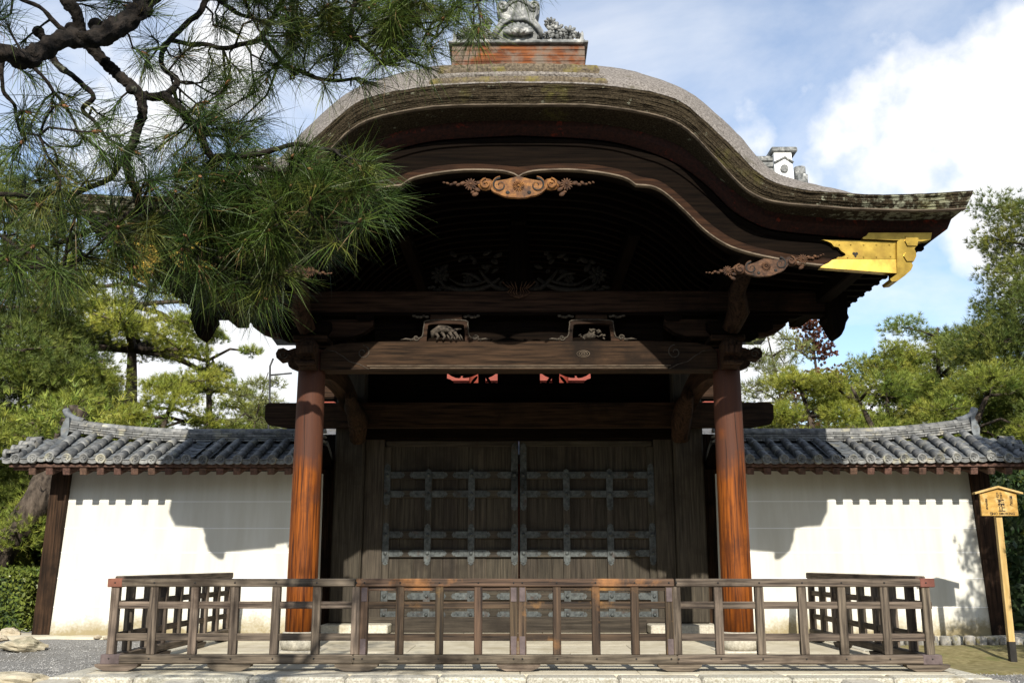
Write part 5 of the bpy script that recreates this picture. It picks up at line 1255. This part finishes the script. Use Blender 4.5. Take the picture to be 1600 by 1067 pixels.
# right of the gate
tree('tall_d', 1705, 24.0, 285, 'tall deep green pine cut by the right edge of the picture', 2.0)
tree('cloud_g', 1500, 27.0, 490, 'broad green pine left of the tall one at the right edge', 1.4, wide=1.1)
tree('cloud_g', 1400, 26.0, 520, 'rounded green pine above the middle of the right wall', 5.0)
tree('low_y', 1272, 22.5, 560, 'yellow-green pine with a visible trunk beside the right gate column', 2.6)
tree('low_g', 1375, 22.8, 575, 'low spreading green pine just behind the right wall', 3.9, wide=1.1)
tree('low_g', 1530, 22.6, 560, 'dense low green pine behind the outer end of the right wall', 0.3, wide=1.15)
tree('loose', 1222, 28.0, 485, 'pale thin-leaved tree close to the right gate column', 2.5)
tree('maple', 1310, 30.0, 475, 'red-brown leafed tree top behind the hanging eave end', 1.0, 'maple_tree')
tree('cloud_y', 1450, 30.5, 540, 'yellow-green pine between the broad pines on the right', 1.0)
tree('low_y', 1620, 21.5, 700, 'small pine behind the notice board at the right edge', 1.7)
tree('low_g', -60, 21.2, 740, 'small dark pine behind the hedge at the left edge', 4.7)
tree('cloud_g', 1590, 25.5, 455, 'dense green pine just left of the tall pine at the right edge', 3.6, wide=1.0)
# out in front on the right, beyond the picture: its shadow falls on the right wall
tree('cloud_g', 2010, 12.9, 120, 'pine standing on the gravel outside the picture on the right', 0.7, wide=0.62, group='trees around the forecourt')

tree('low_y', 115, 24.0, 565, 'yellow-green pine between the low pines behind the left wall end', 0.2)
# unseen pines added behind the viewer to block low sky and darken the gate
for i, (x, y, h) in enumerate(((-24, -9, 12), (-18, -13, 13), (-12.5, -16, 12), (-7, -14, 13), (-1.5, -17, 12), (4, -14, 13), (9, -16, 12), (14.5, -13, 13), (20, -10, 12), (-27, -2, 12), (25, -3, 12))):
    tm, cm = VAR['tall_d' if i % 2 else 'cloud_g']; k = h / (11.3 if i % 2 else 8.9)
    t = thing('pine_tree', 'unseen pine added behind the viewer to dim the gate, %s from the left in its row' % ORD[i], 'tree', (x, y, GZ - 0.05), 'trees around the forecourt')
    for nm, me in (('trunk', tm), ('crown', cm)):
        o = bpy.data.objects.new(nm, me); COL.objects.link(o); o.parent = t
    t.rotation_euler = (0, 0, i * 1.3); t.scale = (k * 1.1, k * 1.1, k)

# leaning trunk behind the hedge
lt = thing('leaning_trunk', 'thick leaning pine trunk with scaly bark behind the hedge', 'tree', (at(-30, 900, 20.6).x, 20.6, 0))
pts = [at(-45, 930, 20.6), at(-5, 868, 20.6), at(28, 826, 20.6), at(58, 785, 20.6), at(80, 740, 20.8), at(105, 690, 21.0), at(120, 640, 21.2)]
pts[0].z = -0.2
q = smooth_curve([tuple(p) for p in pts], 40)
MB().tube([tuple(p) for p in q], [0.36 - 0.10 * i / 39 for i in range(40)], 22, wob=0.16).build('trunk', 'pine_bark', lt)
g = np.random.default_rng(5); c0 = np.array(at(110, 660, 21.1))
cen = c0 + g.normal(size=(420, 3)) * np.array([0.9, 0.7, 0.32]); link('crown', tri_mesh('crown', blades(cen, unit(np.array([0, 0, 0.7]) + 0.6 * g.normal(size=(420, 3))), 11, 0.2, 0.011, 0.75, g), 'needle_green'), lt)

def leaf_mass(cen, size, g, nrm=None):
    n = len(cen); d = unit(g.normal(size=(n, 3)) + (0 if nrm is None else nrm)); s_ = unit(np.cross(d, g.normal(size=(n, 3))))
    u = np.cross(d, s_); l = size * g.uniform(0.6, 1.2, n)[:, None]
    return np.concatenate([np.stack([cen - u * l, cen + s_ * l * 0.5, cen + u * l], 1), np.stack([cen - u * l, cen + u * l, cen - s_ * l * 0.5], 1)])
def hedge(x0, x1, y0, y1, z1, n, label, m='leaf_hedge', size=0.05, name='hedge', rag=0.05):
    t = thing(name, label, 'hedge', ((x0 + x1) / 2, (y0 + y1) / 2, 0))
    g = np.random.default_rng(int(abs(x0) * 100))
    MB().box(x0 + 0.12, x1 - 0.12, y0 + 0.12, y1 - 0.12, -0.2, z1 - 0.12).build('core', 'leaf_dark', t)
    f = g.random(n); p = np.stack([g.uniform(x0, x1, n), g.uniform(y0, y1, n), g.uniform(-0.15, z1, n)], 1)
    p[f < 0.4, 1] = y0; p[(f >= 0.4) & (f < 0.65), 2] = z1; p[(f >= 0.65) & (f < 0.8), 0] = x1; p[(f >= 0.8) & (f < 0.95), 0] = x0
    p += g.normal(size=p.shape) * rag
    link('foliage', tri_mesh('foliage', leaf_mass(p, size, g, np.array([0, -0.6, 0.4])), m), t); return t
hz = at(20, 893, 19.6).z
hedge(-13.5, -9.35, 19.4, 20.3, hz, 9000, 'clipped green hedge at the left end of the wall')
hedge(-17, -9.2, 22.4, 23.6, 1.7, 9000, 'dark evergreen shrub mass behind the leaning trunk', 'leaf_dark', 0.10, 'shrub', 0.25)
hedge(9.0, 15, 19.9, 21.2, 2.9, 12000, 'dark evergreen shrub behind the notice board', 'leaf_dark', 0.09, 'shrub', 0.25)
hedge(-34, -13, 38, 41, 3.5, 9000, 'far dark shrubbery left of the red temple building', 'leaf_dark', 0.22, 'shrub', 0.5)
hedge(13, 34, 38, 41, 3.5, 9000, 'far dark shrubbery right of the red temple building', 'leaf_dark', 0.22, 'shrub', 0.5)

# ------------------------------------------------------------------ the near pine: its boughs hang into the picture from the left
near = thing('pine_tree', 'near pine whose dark needled boughs hang across the upper left', 'tree', (-2.7, 2.3, GZ))
wood = MB(); NODES = []
def S_at(y): return 1556.0 / (y * 1.04)
def bough(pts, r0, r1, Y0, Y1, wob=0.35, n=None, rough=1.0):
    """pts in pixels; depth runs Y0..Y1; r in pixels"""
    m_ = len(pts); P3 = [tuple(at(x, y, Y0 + (Y1 - Y0) * i / max(1, m_ - 1))) for i, (x, y) in enumerate(pts)]
    k = (n or 5 * m_) * (2 if r0 > 9 else 1); q = smooth_curve(P3, k)
    sd = noise.random() * 50
    q = [Vector(p) + 0.012 * rough * Vector((noise.noise(Vector(p) * 14), noise.noise(Vector(p) * 14 + Vector((9, 0, 0))), noise.noise(Vector(p) * 14 + Vector((0, 9, 0))))) for p in q]
    rad_ = [(r0 + (r1 - r0) * i / (k - 1)) / S_at(0.5 * (Y0 + Y1)) for i in range(k)]
    wood.tube(q, rad_, 14 if r0 > 9 else 8 if r0 > 6 else 6, wob=wob)
    for p in q[::2]: NODES.append(p)
    return q
bough([(250, -30), (222, 12), (190, 42), (150, 58), (118, 62), (80, 72), (40, 90), (0, 86), (-90, 60), (-330, 40)], 16, 12, 3.15, 2.6, 0.7, 60)
bough([(60, -60), (100, -8), (118, 28), (134, 62), (165, 98), (198, 128), (216, 148), (222, 172), (214, 208), (198, 240), (200, 270), (210, 300), (226, 332)], 11, 5.5, 3.0, 3.25, 0.6, 60)
bough([(218, 147), (250, 152), (272, 140), (276, 122), (262, 112)], 8, 4, 3.2, 3.3)
bough([(252, 150), (275, 165), (292, 186), (316, 216), (332, 246)], 8, 6, 3.2, 3.3)
bough([(76, 78), (95, 106), (124, 130), (146, 150), (130, 170), (150, 196), (168, 216)], 6, 3, 2.95, 3.1)
bough([(198, 240), (172, 274), (140, 294), (90, 304), (30, 305), (-60, 300)], 5, 4, 3.2, 3.0)
bough([(212, 330), (150, 358), (84, 384), (20, 410), (-50, 430)], 5, 3.5, 3.2, 2.95)
bough([(224, 330), (245, 374), (264, 410), (292, 432), (330, 450)], 7, 3, 3.25, 3.4)
bough([(340, -30), (304, 28), (266, 60), (250, 90), (262, 114)], 6, 4, 3.3, 3.25)
bough([(262, 62), (330, 72), (372, 74), (410, 58), (438, 6), (450, -40)], 3.5, 5, 3.3, 3.5)
bough([(410, 58), (440, 94), (476, 116), (520, 126), (560, 120)], 5, 2.5, 3.45, 3.6)
bough([(565, -40), (548, 38), (576, 80), (612, 104)], 5, 2.5, 3.5, 3.6)
bough([(648, -40), (655, 28), (682, 58)], 4, 2, 3.5, 3.6)
bough([(300, -40), (370, 20), (470, 40), (545, 45)], 4, 2.5, 3.4, 3.55)
bough([(700, -70), (735, -10), (770, -2), (830, -12)], 4, 2, 3.5, 3.6)
bough([(2, 90), (5, 140), (24, 165), (30, 204), (62, 215)], 4, 2, 2.85, 2.95)
bough([(42, 96), (78, 132), (110, 180), (132, 222)], 3.5, 2, 2.95, 3.05)
bough([(226, 332), (290, 302), (360, 272), (430, 266), (505, 272)], 6, 3, 3.25, 3.3)
bough([(332, 246), (400, 240), (470, 226), (530, 240)], 6, 2.5, 3.3, 3.25)
bough([(290, 330), (380, 338), (450, 362), (482, 402)], 5, 2.5, 3.3, 3.4)
bough([(360, 272), (420, 320), (470, 340), (550, 300)], 5, 2.5, 3.3, 3.35)
bough([(245, 374), (320, 400), (395, 432), (425, 455)], 5, 2.5, 3.3, 3.45)
bough([(120, 64), (70, 20), (20, -10)], 5, 3, 3.0, 2.9)
bough([(-60, 300), (-10, 360), (50, 400), (110, 430)], 4, 2, 2.95, 3.0)
# lumps on the thick bough
for (px, py, r) in ((60, 50, 10), (112, 46, 12), (150, 40, 13), (165, 60, 14), (205, 140, 9), (66, 58, 7)):
    p = at(px, py, 3.05); wood.blob(p, (r / 480, r / 480, r / 520), 9, 6)
# trunk and the limbs that carry the boughs, left of the picture and overhead
trunk = [(-2.75, 2.3, GZ - 0.2), (-2.7, 2.3, 0.8), (-2.62, 2.25, 2.0), (-2.75, 2.1, 3.2), (-2.5, 2.2, 4.6), (-2.2, 2.6, 6.0), (-1.9, 3.0, 7.6)]
q = smooth_curve(trunk, 40); wood.tube([tuple(p) for p in q], [0.26 - 0.18 * i / 39 for i in range(40)], 16, wob=0.2)
def limb(pts, r0, r1):
    q = smooth_curve(pts, 24); wood.tube([tuple(p) for p in q], [r0 + (r1 - r0) * i / 23 for i in range(24)], 8, wob=0.3); return q
p1 = at(250, -30, 3.15); p2 = at(60, -60, 3.0)
limb([(-2.62, 2.2, 3.9), (-2.0, 2.5, 3.75), (-1.5, 2.9, 3.5), tuple(p1)], 0.09, 0.042); limb([(-2.7, 2.2, 3.4), (-2.2, 2.6, 3.5), tuple(p2)], 0.07, 0.03)
for (px, py, Y) in ((340, -30, 3.3), (450, -40, 3.5), (565, -40, 3.5), (648, -40, 3.5), (700, -70, 3.5), (300, -40, 3.4)):
    p = at(px, py, Y); limb([(-1.5, 2.9, 3.5), (-0.9 + 0.3 * (px - 300) / 400, 3.0, 3.75), tuple(p)], 0.03, 0.012)
limb([(-2.65, 2.25, 2.1), (-2.2, 2.7, 2.5), tuple(at(-60, 300, 3.0))], 0.04, 0.012); limb([(-2.65, 2.25, 1.9), (-2.2, 2.7, 2.2), tuple(at(-50, 430, 2.95))], 0.04, 0.01)
NOD = np.array([tuple(p) for p in NODES])
# tufts: (centre px, spread px, how many, depth, hang)
CL = [(500, 285, 52, 28, 22, 3.25, 0.1), (455, 315, 85, 36, 34, 3.3, 0.1), (365, 298, 72, 32, 24, 3.3, 0.1), (548, 312, 36, 30, 13, 3.3, 0.1), (425, 375, 56, 36, 25, 3.4, 0.35), (345, 365, 66, 38, 26, 3.35, 0.3), (380, 430, 50, 28, 24, 3.45, 0.5), (300, 330, 60, 40, 22, 3.3, 0.2),
      (285, 410, 55, 34, 18, 3.4, 0.5), (480, 345, 40, 30, 14, 3.35, 0.2), (415, 268, 70, 14, 8, 3.3, 0.0), (335, 252, 30, 20, 7, 3.3, 0.0),
      (560, 48, 88, 36, 44, 3.5, 0.2), (470, 30, 56, 30, 24, 3.5, 0.2), (625, 68, 40, 28, 21, 3.55, 0.3), (690, 22, 50, 26, 14, 3.55, 0.2), (800, -22, 42, 12, 7, 3.55, 0.4), (750, -20, 30, 14, 6, 3.55, 0.3), (420, 105, 50, 34, 12, 3.45, 0.2), (520, 118, 40, 16, 7, 3.55, 0.4), (390, 22, 44, 28, 18, 3.4, 0.1), (640, 10, 50, 20, 16, 3.5, 0.2),
      (60, 118, 40, 34, 4, 2.95, 0.4), (100, 205, 50, 34, 7, 3.0, 0.5), (162, 222, 36, 26, 6, 3.1, 0.4), (30, 222, 30, 40, 5, 2.9, 0.5), (255, 100, 36, 30, 7, 3.3, 0.1), (300, 172, 40, 30, 7, 3.3, 0.2), (345, 120, 36, 36, 8, 3.4, 0.2), (285, 215, 40, 26, 10, 3.3, 0.2), (360, 185, 40, 26, 6, 3.4, 0.3), (20, 40, 30, 30, 4, 2.95, 0.1), (180, 10, 40, 14, 5, 3.1, 0.0),
      (60, 308, 60, 24, 8, 3.0, 0.6), (150, 322, 46, 30, 9, 3.15, 0.5), (60, 392, 56, 24, 8, 2.95, 0.7), (150, 388, 50, 26, 9, 3.1, 0.7), (10, 415, 40, 22, 6, 2.95, 0.7), (225, 370, 36, 30, 10, 3.25, 0.5), (230, 300, 36, 22, 8, 3.25, 0.2), (190, 170, 40, 30, 2, 3.15, 0.2), (120, 425, 40, 14, 3, 3.05, 0.8)]
g = np.random.default_rng(11); cen = []; axs = []
for (cx_, cy_, sx_, sy_, n, Y, hang) in CL:
    for _ in range(n):
        px = cx_ + max(-1.6, min(1.6, g.normal())) * sx_ * 0.75; py = cy_ + max(-1.6, min(1.6, g.normal())) * sy_ * 0.75
        c = np.array(at(px, py, Y + g.normal() * 0.10))
        k = np.argmin(((NOD - c) ** 2).sum(1)); b = NOD[k]
        a = c - b; ln = np.linalg.norm(a)
        a = a / max(ln, 1e-6) * (0.8 if ln > 0.03 else 0.2)
        a = a + np.array([0.25, -0.15, 0.25 - hang * 1.3]) + 0.35 * g.normal(size=3)
        a /= np.linalg.norm(a)
        mid = (b + c) / 2 - a * 0.15 * ln + g.normal(size=3) * 0.01
        wood.tube([b, mid, c - a * 0.01, c + a * 0.035], [0.0045, 0.004, 0.0035, 0.003], 5, wob=0.3)
        cen.append(c); axs.append(a)
cen = np.array(cen); axs = np.array(axs)
def needles(cen, axs, nb, length, width, g, spread=0.95):
    """each needle: a slightly curved blade of three triangles"""
    n = len(cen); c = np.repeat(cen, nb, 0); a = np.repeat(axs, nb, 0); N_ = n * nb
    d = unit(a * g.uniform(0.55, 1.3, N_)[:, None] + spread * unit(g.normal(size=(N_, 3))))
    l = length * g.uniform(0.42, 1.12, N_)[:, None]
    base = c + a * (g.uniform(-0.015, 0.035, N_)[:, None])
    side = unit(np.cross(d, g.normal(size=(N_, 3)))) * (width * g.uniform(0.7, 1.15, N_)[:, None])
    bendv = np.stack([0.0 * l[:, 0], 0.0 * l[:, 0], -0.12 * l[:, 0]], 1) + 0.10 * l * g.normal(size=(N_, 3))
    m1 = base + d * l * 0.5; tip = base + d * l + bendv
    t1 = np.stack([base - side * 0.8, base + side * 0.8, m1 + side], 1); t2 = np.stack([base - side * 0.8, m1 + side, m1 - side], 1); t3 = np.stack([m1 - side, m1 + side, tip], 1)
    return t1, t2, t3
def needle_mesh(name, parts, m):
    """join the three triangles of each needle so that it is one island"""
    t1, t2, t3 = parts; n = len(t1)
    V = np.concatenate([t1[:, 0:1], t1[:, 1:2], t1[:, 2:3], t2[:, 2:3], t3[:, 2:3]], 1)       # base-, base+, mid+, mid-, tip
    me = bpy.data.meshes.new(name); me.vertices.add(5 * n); me.vertices.foreach_set('co', np.ascontiguousarray(V, dtype=np.float32).reshape(-1))
    o = (np.arange(n) * 5)[:, None]; Ff = np.concatenate([o + np.array([[0, 1, 2]]), o + np.array([[0, 2, 3]]), o + np.array([[3, 2, 4]])], 1).reshape(-1).astype(np.int32)
    me.loops.add(9 * n); me.loops.foreach_set('vertex_index', Ff); me.polygons.add(3 * n); me.polygons.foreach_set('loop_start', np.arange(0, 9 * n, 3, dtype=np.int32))
    me.materials.append(M[m]); me.update(calc_edges=True); me.validate(); return me
link('needles', needle_mesh('needles', needles(cen, axs, 60, 0.18, 0.00115, g), 'needle_near'), near)
sel = g.random(len(cen)) < 0.5
link('old_needles', needle_mesh('old_needles', needles(cen[sel] - axs[sel] * 0.02, axs[sel] * 0.6 + np.array([0, 0, -0.5]), 7, 0.14, 0.0009, g), 'needle_dead'), near)
wood.build('branches', 'twig', near)
# buds at the tuft tips
m = MB()
for c, a in zip(cen[::3], axs[::3]): m.tube([tuple(c + a * 0.02), tuple(c + a * 0.035), tuple(c + a * 0.05)], [0.005, 0.0065, 0.001], 6)
M['bud'] = mat('brown_pine_bud', (0.16, 0.07, 0.03), (0.30, 0.15, 0.07), (60, 60, 60), 0.7, 0.1); m.build('buds', 'bud', near)['kind'] = 'stuff'
# upper crown above the picture
n = 900
uc = np.stack([g.uniform(-4.2, 0.1, n), g.uniform(0.6, 4.2, n), g.uniform(6.2, 7.9, n)], 1)
pads = np.array([(-3.4, 2.2, 6.6), (-2.2, 3.6, 7.2), (-1.2, 3.2, 7.0), (-0.8, 2.4, 6.5), (-2.4, 1.4, 6.3), (-1.6, 4.6, 7.6)])
w = pads[g.integers(0, len(pads), n)] + g.normal(size=(n, 3)) * np.array([0.42, 0.42, 0.16])
shade_pads = np.array([(-1.2, 1.0, 4.55), (-2.0, 1.0, 4.4), (-1.7, 0.5, 4.75), (-0.7, 1.1, 4.75), (-1.5, 1.5, 4.35), (-2.4, 1.6, 4.2)])  # out-of-view pads added to shade the upper-left boughs
w = np.concatenate([w, shade_pads[g.integers(0, len(shade_pads), 420)] + g.normal(size=(420, 3)) * np.array([0.28, 0.22, 0.10])]); n = len(w)
link('upper_crown', tri_mesh('upper_crown', blades(w, unit(np.array([0, 0, 0.6]) + 0.6 * g.normal(size=(n, 3))), 14, 0.17, 0.004, 0.85, g), 'needle_near'), near)
ub = MB()
for p in pads: ub.tube([(-2.2, 2.6, 6.0), tuple((np.array((-2.2, 2.6, 6.0)) + p) / 2 + np.array((0, 0, 0.1))), tuple(p)], [0.06, 0.045, 0.02], 7, wob=0.3)
for p in shade_pads: ub.tube([(-2.55, 2.15, 4.3), tuple((np.array((-2.55, 2.15, 4.3)) + p) / 2 + np.array((0, 0, 0.1))), tuple(p)], [0.04, 0.03, 0.012], 7, wob=0.3)
ub.build('upper_limbs', 'twig', near)
